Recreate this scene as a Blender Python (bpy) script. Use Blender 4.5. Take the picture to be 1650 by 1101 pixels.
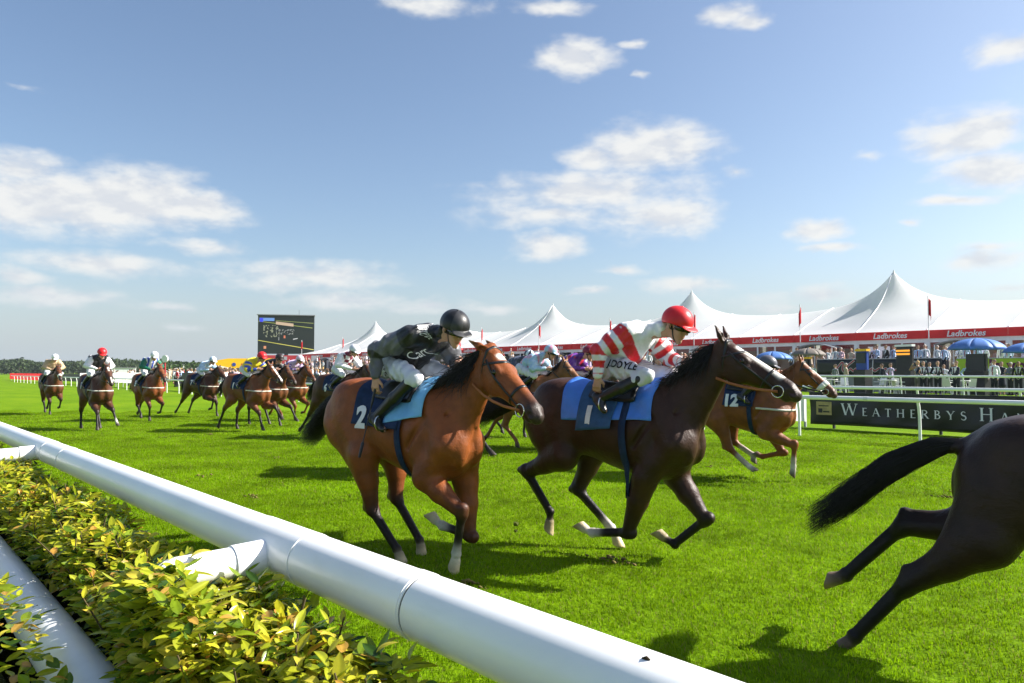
import bpy, bmesh, math, random
import numpy as np
from mathutils import Vector, Matrix

for _o in list(bpy.data.objects): bpy.data.objects.remove(_o)
SC = bpy.context.scene
random.seed(4); RG = np.random.default_rng(11)
# ------------------------------------------------------------------ camera (world: x along the course the way the horses run, y across it toward the stands)
cam = bpy.data.cameras.new('camera'); cam.sensor_width = 36; cam.lens = 36*1200/1650; cam.clip_start = .05; cam.clip_end = 6000
cam_o = bpy.data.objects.new('camera', cam); SC.collection.objects.link(cam_o)
cam_o.location = (0, 0, 1.6); cam_o.rotation_euler = (math.radians(90 + 2.314), 0, math.radians(90 - 41.3)); SC.camera = cam_o
# ------------------------------------------------------------------ sun and sky
SUN_EL = math.radians(37); SUN_AZ = math.radians(35)       # azimuth from +y toward +x
sun = bpy.data.lights.new('sun', 'SUN'); sun.energy = 5.0; sun.angle = math.radians(.55); sun.color = (1, .955, .88)
sun_o = bpy.data.objects.new('sun', sun); SC.collection.objects.link(sun_o); sun_o.location = (0, 0, 60)
sd = Vector((math.sin(SUN_AZ)*math.cos(SUN_EL), math.cos(SUN_AZ)*math.cos(SUN_EL), math.sin(SUN_EL)))
sun_o.rotation_euler = sd.to_track_quat('Z', 'Y').to_euler()
CLOUDS = [(-1.415, 0.192, 0.088, 0.0423, 1), (-1.324, 0.204, 0.105, 0.0344, 1), (-1.251, 0.201, 0.062, 0.0209, 1), (-1.44, 0.226, 0.048, 0.0233, 0.8), (-1.352, 0.127, 0.091, 0.0145, 0.8), (-1.41, 0.084, 0.062, 0.0155, 0.8), (-1.437, 0.103, 0.036, 0.0124, 0.7), (-1.286, 0.081, 0.029, 0.0068, 0.6), (-1.271, 0.056, 0.03, 0.0061, 0.5), (-1.247, 0.153, 0.045, 0.0106, 0.6), (-1.112, 0.124, 0.102, 0.0207, 0.7), (-1.068, 0.093, 0.077, 0.0114, 0.6), (-0.962, 0.086, 0.079, 0.0099, 0.7), (-1.139, 0.111, 0.063, 0.0111, 0.6), (-0.667, 0.289, 0.094, 0.0275, 1), (-0.737, 0.28, 0.05, 0.0156, 0.9), (-0.745, 0.237, 0.146, 0.027, 0.8), (-0.655, 0.206, 0.072, 0.0316, 0.8), (-0.804, 0.21, 0.083, 0.0193, 0.7), (-0.802, 0.167, 0.052, 0.018, 0.9), (-0.761, 0.404, 0.05, 0.023, 1), (-0.685, 0.413, 0.012, 0.0078, 0.8), (-0.674, 0.379, 0.011, 0.0058, 0.7), (-0.569, 0.437, 0.035, 0.0135, 0.9), (-0.538, 0.427, 0.019, 0.0122, 0.8), (-0.791, 0.46, 0.046, 0.011, 0.8), (-0.964, 0.462, 0.076, 0.011, 0.8), (-0.295, 0.268, 0.07, 0.0241, 1), (-0.272, 0.224, 0.054, 0.0215, 1), (-0.309, 0.195, 0.037, 0.0084, 0.9), (-0.248, 0.348, 0.025, 0.0248, 0.9), (-0.458, 0.177, 0.037, 0.0128, 0.9), (-0.704, 0.133, 0.034, 0.0074, 0.7), (-0.616, 0.114, 0.066, 0.0105, 0.7), (-0.738, 0.104, 0.041, 0.0058, 0.6), (-0.28, 0.129, 0.049, 0.0139, 0.8), (-0.472, 0.094, 0.09, 0.0077, 0.5), (-0.509, 0.08, 0.044, 0.0063, 0.5), (-0.442, 0.153, 0.031, 0.0068, 0.6), (-0.36, 0.174, 0.01, 0.0036, 0.5), (-0.28, 0.143, 0.035, 0.0069, 0.6), (-0.252, 0.09, 0.022, 0.0055, 0.5), (-0.888, 0.082, 0.05, 0.0066, 0.5), (-1.436, 0.309, 0.018, 0.0039, 0.4), (-0.556, 0.255, 0.019, 0.0068, 0.6), (-0.406, 0.259, 0.014, 0.0043, 0.3)]
def world():
    w = bpy.data.worlds.new('World'); SC.world = w; w.use_nodes = True; nt = w.node_tree; N = nt.nodes; L = nt.links; N.clear()
    def nd(t, **k):
        n = N.new(t)
        for a, b in k.items(): setattr(n, a, b)
        return n
    def mth(op, a, b=None, c=None, clamp=False):
        n = nd('ShaderNodeMath', operation=op, use_clamp=clamp)
        for i, v in enumerate((a, b, c)):
            if v is None: continue
            if hasattr(v, 'is_linked'): L.new(v, n.inputs[i])
            else: n.inputs[i].default_value = v
        return n.outputs[0]
    def vec(op, a, b=None):
        n = nd('ShaderNodeVectorMath', operation=op)
        for i, v in enumerate((a, b)):
            if v is None: continue
            if hasattr(v, 'is_linked'): L.new(v, n.inputs[i])
            else: n.inputs[i].default_value = v
        return n
    out = nd('ShaderNodeOutputWorld'); bg = nd('ShaderNodeBackground'); bg.inputs['Strength'].default_value = .076
    sky = nd('ShaderNodeTexSky'); sky.sky_type = 'NISHITA'; sky.sun_disc = False; sky.sun_elevation = SUN_EL; sky.sun_rotation = SUN_AZ
    sky.air_density = 1.0; sky.dust_density = 1.7; sky.ozone_density = 2.0; sky.altitude = 0
    tc = nd('ShaderNodeTexCoord'); g = tc.outputs['Generated']
    sep = nd('ShaderNodeSeparateXYZ'); L.new(g, sep.inputs[0])
    az = mth('ARCTAN2', sep.outputs[0], sep.outputs[1]); el = mth('ARCSINE', sep.outputs[2])
    cmb = nd('ShaderNodeCombineXYZ'); L.new(az, cmb.inputs[0]); L.new(el, cmb.inputs[1])
    def noise(scale, detail, rough=.55, mul=(1, 1, 1)):
        v = vec('MULTIPLY', cmb.outputs[0], mul)
        n = nd('ShaderNodeTexNoise'); n.inputs['Scale'].default_value = scale; n.inputs['Detail'].default_value = detail; n.inputs['Roughness'].default_value = rough
        L.new(v.outputs[0], n.inputs['Vector']); return n
    wn = noise(9, 4, .6, (1, 1.8, 1)); wv = vec('SUBTRACT', wn.outputs['Color'], (.5, .5, .5)); wv = vec('MULTIPLY', wv.outputs[0], (.07, .030, 0))
    p = vec('ADD', cmb.outputs[0], wv.outputs[0]).outputs[0]
    # clouds seen over the course; two flattenings, one distance node each
    M = None; pk = {}
    for asp in (2.6, 5.5): pk[asp] = vec('MULTIPLY', p, (1, asp, 0)).outputs[0]
    for (a, e, ra, re, s) in CLOUDS:
        asp = 2.6 if ra/re < 3.9 else 5.5; r = 1.3*math.sqrt(ra*re*asp)
        d = nd('ShaderNodeVectorMath', operation='DISTANCE'); L.new(pk[asp], d.inputs[0]); d.inputs[1].default_value = (a, e*asp, 0)
        d = mth('MULTIPLY_ADD', d.outputs['Value'], -s/r, s); M = d if M is None else mth('MAXIMUM', M, d)
    # the same scattered fair-weather cloud goes on behind and beside the camera
    far = noise(3.4, 2, .5, (1, 3.0, 1)); M2 = mth('MULTIPLY', mth('SUBTRACT', far.outputs['Fac'], .60), 6.0)
    side = nd('ShaderNodeMapRange', interpolation_type='SMOOTHSTEP'); side.inputs['From Min'].default_value = .66; side.inputs['From Max'].default_value = .85; side.inputs['To Min'].default_value = -1.5; side.inputs['To Max'].default_value = 0
    L.new(mth('ABSOLUTE', mth('ADD', az, .85)), side.inputs['Value']); M = mth('MAXIMUM', M, mth('ADD', M2, side.outputs[0]))
    fb = noise(19, 8, .56, (1, 2.1, 1)); fine = mth('MULTIPLY', mth('SUBTRACT', fb.outputs['Fac'], .5), 1.2)
    M = mth('MAXIMUM', M, -1.5)
    den = mth('ADD', M, fine)
    mr = nd('ShaderNodeMapRange', interpolation_type='SMOOTHSTEP'); mr.inputs['From Min'].default_value = -.06; mr.inputs['From Max'].default_value = .70; L.new(den, mr.inputs['Value'])
    hz = nd('ShaderNodeMapRange', interpolation_type='SMOOTHSTEP'); hz.inputs['From Min'].default_value = -.6; hz.inputs['From Max'].default_value = .25; L.new(M, hz.inputs['Value'])   # only where a cloud is
    dens = mth('MULTIPLY', mth('MULTIPLY', mr.outputs[0], hz.outputs[0]), .93)
    up = noise(19, 8, .56, (1, 2.1, 1)); v_up = vec('ADD', cmb.outputs[0], (0.008, .014, 0)); v_up = vec('MULTIPLY', v_up.outputs[0], (1, 2.1, 1)); L.new(v_up.outputs[0], up.inputs['Vector'])   # the same billows a little nearer the sun
    rel = mth('SUBTRACT', up.outputs['Fac'], fb.outputs['Fac'])
    sh = nd('ShaderNodeMapRange', interpolation_type='SMOOTHSTEP'); sh.inputs['From Min'].default_value = .0; sh.inputs['From Max'].default_value = 1.0; L.new(mth('ADD', mth('ADD', mth('MULTIPLY', rel, 3.2), .10), mth('MULTIPLY', M, .6)), sh.inputs['Value'])
    cc = nd('ShaderNodeMix', data_type='RGBA'); cc.inputs['A'].default_value = (5.3, 5.3, 5.2, 1); cc.inputs['B'].default_value = (4.3, 4.45, 4.7, 1); L.new(sh.outputs[0], cc.inputs['Factor'])
    mx = nd('ShaderNodeMix', data_type='RGBA'); L.new(dens, mx.inputs['Factor']); L.new(sky.outputs[0], mx.inputs['A']); L.new(cc.outputs['Result'], mx.inputs['B'])
    haze_tint = nd('ShaderNodeMapRange', interpolation_type='SMOOTHSTEP'); haze_tint.inputs['From Min'].default_value = -.02; haze_tint.inputs['From Max'].default_value = .17; haze_tint.inputs['To Min'].default_value = .80; haze_tint.inputs['To Max'].default_value = 0; L.new(el, haze_tint.inputs['Value'])   # pale blue-grey haze painted into the sky colour low down all round the horizon
    hb = nd('ShaderNodeMix', data_type='RGBA'); L.new(haze_tint.outputs[0], hb.inputs['Factor']); L.new(mx.outputs['Result'], hb.inputs['A']); hb.inputs['B'].default_value = (3.35, 3.85, 4.35, 1)
    L.new(hb.outputs['Result'], bg.inputs['Color']); L.new(bg.outputs[0], out.inputs['Surface'])
world()
SC.render.engine = 'CYCLES'; SC.cycles.use_denoising = True; SC.cycles.max_bounces = 6; SC.cycles.diffuse_bounces = 2; SC.cycles.glossy_bounces = 3; SC.cycles.transmission_bounces = 4; SC.cycles.transparent_max_bounces = 12; SC.cycles.use_adaptive_sampling = True
SC.view_settings.view_transform = 'Standard'; SC.view_settings.look = 'None'; SC.view_settings.exposure = 1.2; SC.view_settings.gamma = 1
SC.render.resolution_x = 1024; SC.render.resolution_y = 683

# ------------------------------------------------------------------ library
V = lambda *a: np.array(a, float)
def nrm(v):
    v = np.asarray(v, float); return v / (np.linalg.norm(v) + 1e-12)
def lerp(a, b, t): return a + (b - a) * t

def link(o, parent=None):
    SC.collection.objects.link(o)
    if parent is not None: o.parent = parent
    return o
def tag(o, label=None, cat=None, group=None, kind=None):
    if label: o['label'] = label
    if cat: o['category'] = cat
    if group: o['group'] = group
    if kind: o['kind'] = kind
    return o
def empty(name, loc=(0, 0, 0), rz=0.0, label=None, cat=None, group=None):
    o = bpy.data.objects.new(name, None); o.empty_display_size = .2
    o.location = loc; o.rotation_euler = (0, 0, rz); link(o)
    return tag(o, label, cat, group)
def mesh(name, verts, faces, smooth=False, col=None, fmat=None):
    """verts (n,3); faces list of tuples, or an (m,k) array"""
    me = bpy.data.meshes.new(name)
    if isinstance(faces, np.ndarray):
        m, k = faces.shape
        me.vertices.add(len(verts)); me.vertices.foreach_set('co', np.asarray(verts, np.float32).ravel())
        me.loops.add(m * k); me.loops.foreach_set('vertex_index', faces.astype(np.int32).ravel())
        me.polygons.add(m); me.polygons.foreach_set('loop_start', (np.arange(m) * k).astype(np.int32))
        me.update(calc_edges=True)
    else:
        me.from_pydata([tuple(map(float, v)) for v in verts], [], [tuple(map(int, f)) for f in faces])
        me.update()
    if smooth: me.polygons.foreach_set('use_smooth', np.ones(len(me.polygons), bool))
    if fmat is not None: me.polygons.foreach_set('material_index', np.asarray(fmat, np.int32))
    if col is not None:
        at = me.color_attributes.new('Col', 'FLOAT_COLOR', 'POINT')
        c = np.ones((len(verts), 4), np.float32); col = np.asarray(col); c[:, :col.shape[1]] = col
        at.data.foreach_set('color', c.ravel())
    return me
def obj(name, me, mat=None, parent=None, loc=None, rot=None):
    o = bpy.data.objects.new(name, me)
    if mat is not None and len(me.materials) == 0:
        for m in (mat if isinstance(mat, (list, tuple)) else [mat]): me.materials.append(m)
    if loc is not None: o.location = loc
    if rot is not None: o.rotation_euler = rot
    return link(o, parent)

class MB:
    """collects simple shapes into ONE mesh"""
    def __init__(s): s.v = []; s.f = []; s.m = []
    def add(s, vs, fs, mi=0):
        n = len(s.v); s.v.extend([tuple(map(float, v)) for v in vs]); s.f.extend([tuple(i + n for i in f) for f in fs]); s.m.extend([mi] * len(fs)); return s
    def box(s, a, b, mi=0):
        x0, y0, z0 = a; x1, y1, z1 = b
        return s.add([(x0,y0,z0),(x1,y0,z0),(x1,y1,z0),(x0,y1,z0),(x0,y0,z1),(x1,y0,z1),(x1,y1,z1),(x0,y1,z1)],
                     [(0,3,2,1),(4,5,6,7),(0,1,5,4),(1,2,6,5),(2,3,7,6),(3,0,4,7)], mi)
    def tube(s, pts, r, n=8, mi=0, cap=True):
        pts = [np.asarray(p, float) for p in pts]; rs = r if hasattr(r, '__len__') else [r] * len(pts)
        vs = []; fs = []; ref = None
        for i, p in enumerate(pts):
            t = nrm(pts[min(i + 1, len(pts) - 1)] - pts[max(i - 1, 0)])
            if ref is None: ref = V(0, 0, 1) if abs(t[2]) < .9 else V(1, 0, 0)
            a = nrm(np.cross(t, ref)); b = np.cross(a, t); ref = b
            for k in range(n):
                w = 2 * math.pi * k / n; vs.append(p + (a * math.cos(w) + b * math.sin(w)) * rs[i])
        for i in range(len(pts) - 1):
            for k in range(n):
                k2 = (k + 1) % n; fs.append((i*n+k, i*n+k2, (i+1)*n+k2, (i+1)*n+k))
        if cap:
            m = len(vs); vs += vs[:n]; fs.append(tuple(m + k for k in range(n))[::-1]); m = len(vs); vs += vs[(len(pts)-1)*n:(len(pts)-1)*n + n]; fs.append(tuple(m + k for k in range(n)))
        return s.add(vs, fs, mi)
    def grid(s, P, mi=0, closed=False):
        """P (a,b,3)"""
        a, b = P.shape[:2]; fs = []
        for i in range(a - 1):
            for j in range(b - (0 if closed else 1)):
                j2 = (j + 1) % b; fs.append((i*b+j, i*b+j2, (i+1)*b+j2, (i+1)*b+j))
        return s.add(P.reshape(-1, 3), fs, mi)
    def mesh(s, name, smooth=False, col=None): return mesh(name, s.v, s.f, smooth, col, s.m if any(s.m) else None)
    def build(s, name, mat, parent=None, smooth=False, loc=None, rot=None): return obj(name, s.mesh(name, smooth), mat, parent, loc, rot)

def slab(P, th):
    """a grid (a,b,3) given thickness th along its normals -> verts, faces"""
    a, b = P.shape[:2]
    du = np.gradient(P, axis=0); dv = np.gradient(P, axis=1)
    N = np.cross(du, dv); N /= (np.linalg.norm(N, axis=2, keepdims=True) + 1e-9)
    Q = P + N * th; n = a * b; fs = []
    ix = lambda i, j: i * b + j
    for i in range(a - 1):
        for j in range(b - 1):
            fs.append((ix(i,j), ix(i,j+1), ix(i+1,j+1), ix(i+1,j))); fs.append((n+ix(i,j), n+ix(i+1,j), n+ix(i+1,j+1), n+ix(i,j+1)))
    for i in range(a - 1):
        fs.append((ix(i,0), ix(i+1,0), n+ix(i+1,0), n+ix(i,0))); fs.append((ix(i+1,b-1), ix(i,b-1), n+ix(i,b-1), n+ix(i+1,b-1)))
    for j in range(b - 1):
        fs.append((ix(0,j+1), ix(0,j), n+ix(0,j), n+ix(0,j+1))); fs.append((ix(a-1,j), ix(a-1,j+1), n+ix(a-1,j+1), n+ix(a-1,j)))
    return np.concatenate([P.reshape(-1, 3), Q.reshape(-1, 3)]), fs

# ---- materials
def mat(name, col=(.5,.5,.5), rough=.5, spec=.5, attr=None, objcol=False, noise=None, bump=None, metal=0, coat=0, transl=0, sheen=0, emit=0):
    """Principled; colour = col, or a mesh colour attribute, or the object's colour; noise=(scale, amount) varies it; bump=(scale, strength, dist)"""
    m = bpy.data.materials.new(name); m.use_nodes = True; nt = m.node_tree; N = nt.nodes; L = nt.links
    b = N['Principled BSDF']; b.inputs['Roughness'].default_value = rough; b.inputs['Specular IOR Level'].default_value = spec
    b.inputs['Metallic'].default_value = metal; b.inputs['Coat Weight'].default_value = coat
    b.inputs['Base Color'].default_value = (*col, 1)
    if sheen: b.inputs['Sheen Weight'].default_value = sheen
    src = None
    if attr:
        a = N.new('ShaderNodeAttribute'); a.attribute_name = attr; src = a.outputs['Color']
        if objcol:
            oi = N.new('ShaderNodeObjectInfo'); mx = N.new('ShaderNodeMix'); mx.data_type = 'RGBA'
            L.new(a.outputs['Alpha'], mx.inputs['Factor']); L.new(src, mx.inputs['A']); L.new(oi.outputs['Color'], mx.inputs['B']); src = mx.outputs['Result']
    elif objcol:
        oi = N.new('ShaderNodeObjectInfo'); src = oi.outputs['Color']
    tc = N.new('ShaderNodeTexCoord')
    if noise:
        nz = N.new('ShaderNodeTexNoise'); nz.inputs['Scale'].default_value = noise[0]; nz.inputs['Detail'].default_value = 6
        L.new(tc.outputs['Object'], nz.inputs['Vector'])
        mr = N.new('ShaderNodeMapRange'); mr.inputs['From Min'].default_value = .3; mr.inputs['From Max'].default_value = .7
        mr.inputs['To Min'].default_value = 1 - noise[1]; mr.inputs['To Max'].default_value = 1 + noise[1]
        L.new(nz.outputs['Fac'], mr.inputs['Value'])
        vm = N.new('ShaderNodeVectorMath'); vm.operation = 'SCALE'
        if src is None: vm.inputs[0].default_value = col
        else: L.new(src, vm.inputs[0])
        L.new(mr.outputs['Result'], vm.inputs['Scale']); src = vm.outputs['Vector']
    if src is not None: L.new(src, b.inputs['Base Color'])
    if bump:
        nz = N.new('ShaderNodeTexNoise'); nz.inputs['Scale'].default_value = bump[0]; nz.inputs['Detail'].default_value = 5
        L.new(tc.outputs['Object'], nz.inputs['Vector'])
        bp = N.new('ShaderNodeBump'); bp.inputs['Strength'].default_value = bump[1]; bp.inputs['Distance'].default_value = bump[2]
        L.new(nz.outputs['Fac'], bp.inputs['Height']); L.new(bp.outputs['Normal'], b.inputs['Normal'])
    if transl:
        tr = N.new('ShaderNodeBsdfTranslucent'); ms = N.new('ShaderNodeMixShader'); ms.inputs['Fac'].default_value = transl
        if src is not None: L.new(src, tr.inputs['Color'])
        else: tr.inputs['Color'].default_value = (*col, 1)
        L.new(b.outputs['BSDF'], ms.inputs[1]); L.new(tr.outputs['BSDF'], ms.inputs[2]); L.new(ms.outputs['Shader'], N['Material Output'].inputs['Surface'])
    if emit:
        b.inputs['Emission Strength'].default_value = emit
        if src is not None: L.new(src, b.inputs['Emission Color'])
        else: b.inputs['Emission Color'].default_value = (*col, 1)
    return m

# ---- signed-distance modelling: smooth blends of tapered limbs, meshed by surface nets
class Prim:
    def __init__(s, fn, lo, hi, k=.04, sub=False, ca=None, cb=None, a=None, b=None):
        s.fn, s.lo, s.hi, s.k, s.sub, s.ca, s.cb, s.a, s.b = fn, np.asarray(lo, float), np.asarray(hi, float), k, sub, ca, (cb if cb is not None else ca), a, b
def rcone(a, b, r1, r2=None, k=.04, c=None, c2=None, sy=1.0, sub=False):
    a = np.asarray(a, float); b = np.asarray(b, float); r2 = r1 if r2 is None else r2
    ba = b - a; L2 = float(ba @ ba) + 1e-9
    def fn(x, y, z):
        px, py, pz = x - a[0], y - a[1], z - a[2]
        t = np.clip((px*ba[0] + py*ba[1] + pz*ba[2]) / L2, 0, 1)
        d = np.sqrt((px - t*ba[0])**2 + ((py - t*ba[1])/sy)**2 + (pz - t*ba[2])**2)
        return (d - (r1 + (r2 - r1)*t)) * min(1, sy)
    R = max(r1, r2) * max(1, sy)
    return Prim(fn, np.minimum(a, b) - R, np.maximum(a, b) + R, k, sub, c, c2, a, b)
def ellip(c0, r, k=.04, c=None, sub=False, axes=None):
    c0 = np.asarray(c0, float); r = np.asarray(r, float)
    def fn(x, y, z):
        px, py, pz = x - c0[0], y - c0[1], z - c0[2]
        if axes is not None:
            A = axes; px, py, pz = [px*A[i][0] + py*A[i][1] + pz*A[i][2] for i in range(3)]
        k0 = np.sqrt((px/r[0])**2 + (py/r[1])**2 + (pz/r[2])**2); k1 = np.sqrt((px/r[0]**2)**2 + (py/r[1]**2)**2 + (pz/r[2]**2)**2) + 1e-9
        return k0 * (k0 - 1) / k1
    R = max(r) if axes is not None else r
    return Prim(fn, c0 - R, c0 + R, k, sub, c, None, c0, c0)
def eltube(pts, A, B, k=.06, c=None, c2=None):
    """path in space; A half-depth within the vertical plane, B half-width across it"""
    pts = [np.asarray(p, float) for p in pts]
    def fn(x, y, z):
        best = None
        for i in range(len(pts) - 1):
            a, b = pts[i], pts[i+1]; ba = b - a; L2 = ba @ ba; T = ba / math.sqrt(L2)
            s = nrm(np.cross(T, V(0, 0, 1))); n = np.cross(s, T)
            px, py, pz = x - a[0], y - a[1], z - a[2]
            t = np.clip((px*ba[0] + py*ba[1] + pz*ba[2]) / L2, 0, 1)
            qx, qy, qz = px - t*ba[0], py - t*ba[1], pz - t*ba[2]
            dn = qx*n[0] + qy*n[1] + qz*n[2]; ds = qx*s[0] + qy*s[1] + qz*s[2]; dt = qx*T[0] + qy*T[1] + qz*T[2]
            aa = A[i] + (A[i+1] - A[i])*t; bb = B[i] + (B[i+1] - B[i])*t
            k0 = np.sqrt((dn/aa)**2 + (ds/bb)**2 + (dt/np.minimum(aa, bb))**2); k1 = np.sqrt((dn/aa**2)**2 + (ds/bb**2)**2 + (dt/np.minimum(aa, bb)**2)**2) + 1e-6
            d = k0 * (k0 - 1) / k1
            best = d if best is None else np.minimum(best, d)
        return best
    R = max(max(A), max(B)); P = np.array(pts)
    return Prim(fn, P.min(0) - R, P.max(0) + R, k, False, c, c2, pts[0], pts[-1])
def frustum(a, b, r1, r2, n2, k=.01, c=None):
    """tapered foot from a to b, cut flat at b by the plane with normal n2"""
    a = np.asarray(a, float); b = np.asarray(b, float); ba = b - a; L = np.linalg.norm(ba); T = ba / L; n2 = nrm(n2)
    def fn(x, y, z):
        px, py, pz = x - a[0], y - a[1], z - a[2]
        t = px*T[0] + py*T[1] + pz*T[2]
        d = np.sqrt(np.maximum(px**2 + py**2 + pz**2 - t**2, 0)) - (r1 + (r2 - r1)*np.clip(t/L, 0, 1.4))
        e = (x - b[0])*n2[0] + (y - b[1])*n2[1] + (z - b[2])*n2[2]
        return np.maximum(np.maximum(d, e), -t - .01)
    R = max(r1, r2) * 1.6
    return Prim(fn, np.minimum(a, b) - R, np.maximum(a, b) + R, k, False, c, None, a, b)
def custom(fn, lo, hi, k=.06, c=None): return Prim(fn, lo, hi, k, False, c, None, (np.asarray(lo)+np.asarray(hi))/2, (np.asarray(lo)+np.asarray(hi))/2)

def smin(a, b, k):
    h = np.clip(.5 + .5*(b - a)/k, 0, 1); return b + (a - b)*h - k*h*(1 - h)
class Grid:
    """the blended distance field sampled on a lattice"""
    def __init__(s, prims, h):
        pos = [p for p in prims if not p.sub]
        lo = np.min([p.lo for p in pos], 0) - 3*h - .05; hi = np.max([p.hi for p in pos], 0) + 3*h + .05
        n = np.ceil((hi - lo)/h).astype(int) + 1
        ax = [(lo[i] + h*np.arange(n[i])).astype(np.float32) for i in range(3)]
        f = np.full(n, 1.0, np.float32)
        for p in prims:
            m = max(p.k*1.2 + 3*h, .06)
            i0 = np.clip(np.floor((p.lo - m - lo)/h).astype(int), 0, n - 1); i1 = np.clip(np.ceil((p.hi + m - lo)/h).astype(int) + 1, 1, n)
            sl = tuple(slice(i0[i], i1[i]) for i in range(3))
            X = ax[0][sl[0]][:, None, None]; Y = ax[1][sl[1]][None, :, None]; Z = ax[2][sl[2]][None, None, :]
            d = p.fn(X, Y, Z).astype(np.float32); g = f[sl]
            f[sl] = -smin(-g, d, p.k) if p.sub else smin(g, d, p.k)
        s.f, s.lo, s.h, s.n, s.ax = f, lo, h, n, ax
    def at(s, P):
        q = (P - s.lo)/s.h; i = np.floor(q).astype(int); t = q - i; out = np.zeros(P.shape[:-1]); ok = np.all((i >= 0) & (i < s.n - 1), -1); i = np.clip(i, 0, s.n - 2)
        for a in (0, 1):
            for b in (0, 1):
                for c in (0, 1):
                    w = (t[..., 0] if a else 1 - t[..., 0])*(t[..., 1] if b else 1 - t[..., 1])*(t[..., 2] if c else 1 - t[..., 2])
                    out += w*s.f[i[..., 0]+a, i[..., 1]+b, i[..., 2]+c]
        return np.where(ok, out, 1.0)
def trace(g, O, D, off=.01, tmax=1.5, steps=110):
    """follow rays from O along D to the surface; returns points off above it"""
    O = np.asarray(O, float); D = np.broadcast_to(np.asarray(D, float), O.shape); ts = np.linspace(0, tmax, steps)
    d = g.at(O[..., None, :] + D[..., None, :]*ts[:, None]) - off
    hit = d < 0; i = np.argmax(hit, -1); i = np.where(hit.any(-1), i, steps - 1); i0 = np.maximum(i - 1, 0)
    a = np.take_along_axis(d, i0[..., None], -1)[..., 0]; b = np.take_along_axis(d, i[..., None], -1)[..., 0]
    fr = np.where((a > 0) & (b < 0), np.clip(a/(a - b + 1e-12), 0, 1), 1.0)
    fr = np.where(a > .3, 1.0, fr)
    return O + D*(ts[i0] + (ts[i] - ts[i0])*fr)[..., None]
def sn(prims, h, col=None, csoft=.012, smooth_it=1, extra=None, grid=None):
    """surface-nets mesh -> verts, quads, colours"""
    pos = [p for p in prims if not p.sub]; G = grid or Grid(prims, h); f, lo, n, ax = G.f, G.lo, G.n, G.ax
    if extra is not None: f += extra(ax)
    s = f < 0
    c8 = [(i, j, k) for i in (0, 1) for j in (0, 1) for k in (0, 1)]
    cnt = sum(s[i:n[0]-1+i, j:n[1]-1+j, k:n[2]-1+k].astype(np.int8) for i, j, k in c8)
    act = (cnt > 0) & (cnt < 8); ci = np.argwhere(act)
    idx = np.full(act.shape, -1, np.int64); idx[act] = np.arange(len(ci))
    pos_ = np.zeros((len(ci), 3)); num = np.zeros(len(ci))
    vals = {c: f[ci[:, 0]+c[0], ci[:, 1]+c[1], ci[:, 2]+c[2]] for c in c8}
    for a in c8:
        for d in range(3):
            if a[d] == 0:
                b = list(a); b[d] = 1; b = tuple(b); va, vb = vals[a], vals[b]
                cr = (va < 0) != (vb < 0); t = np.where(cr, va/(va - vb + 1e-20), 0)
                q = np.tile(np.array(a, float), (len(ci), 1)); q[:, d] += t
                pos_ += q * cr[:, None]; num += cr
    verts = lo + h*(ci + pos_/np.maximum(num, 1)[:, None])
    F = []
    for d in range(3):
        u, w = [(1, 2), (2, 0), (0, 1)][d]
        sl0 = [slice(None)]*3; sl1 = [slice(None)]*3; sl0[d] = slice(0, n[d]-1); sl1[d] = slice(1, n[d])
        ch = np.argwhere(s[tuple(sl0)] != s[tuple(sl1)])
        ch = ch[(ch[:, u] > 0) & (ch[:, w] > 0) & (ch[:, u] < n[u]-1) & (ch[:, w] < n[w]-1)]
        def cell(du, dw):
            e = ch.copy(); e[:, u] -= du; e[:, w] -= dw; return idx[e[:, 0], e[:, 1], e[:, 2]]
        q = np.stack([cell(1, 1), cell(0, 1), cell(0, 0), cell(1, 0)], 1)
        inside = s[ch[:, 0], ch[:, 1], ch[:, 2]]
        q[~inside] = q[~inside][:, ::-1]; F.append(q)
    F = np.concatenate(F); F = F[(F >= 0).all(1)]
    for _ in range(smooth_it):
        for lam in (.5, -.42):
            acc = np.zeros_like(verts); deg = np.zeros(len(verts))
            for k in range(4):
                a, b = F[:, k], F[:, (k+1) % 4]
                for d in range(3):
                    acc[:, d] += np.bincount(a, verts[b, d], len(verts)) + np.bincount(b, verts[a, d], len(verts))
                deg += np.bincount(a, minlength=len(verts)) + np.bincount(b, minlength=len(verts))
            verts = verts + lam*(acc/np.maximum(deg, 1)[:, None] - verts)
    colr = None
    if col is not None:
        W = np.zeros(len(verts)); C = np.zeros((len(verts), 3))
        x, y, z = verts.T
        for p in pos:
            if p.ca is None: continue
            m = np.all((verts > p.lo - .09) & (verts < p.hi + .09), 1)
            if not m.any(): continue
            d = p.fn(x[m], y[m], z[m]); w = np.exp(-np.clip(d, -.05, 2)/csoft)
            ba = p.b - p.a; L2 = ba @ ba
            t = np.clip(((verts[m] - p.a) @ ba)/L2, 0, 1)[:, None] if L2 > 1e-8 else np.zeros((m.sum(), 1))
            C[m] += w[:, None]*(np.asarray(p.ca)*(1 - t) + np.asarray(p.cb)*t); W[m] += w
        C = np.where(W[:, None] > 1e-9, C/np.maximum(W, 1e-9)[:, None], np.asarray(col))
        colr = C
    return verts, F, colr
def ik(a, c, l1, l2, hint):
    a = np.asarray(a, float); c = np.asarray(c, float); d = c - a; D = np.linalg.norm(d)
    if D > (l1 + l2)*.985: s = D/((l1 + l2)*.985); l1 *= s; l2 *= s
    x = (l1*l1 - l2*l2 + D*D)/(2*D); h = math.sqrt(max(l1*l1 - x*x, 0)); T = d/D
    n = np.asarray(hint, float); n = nrm(n - (n @ T)*T)
    return a + T*x + n*h
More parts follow.
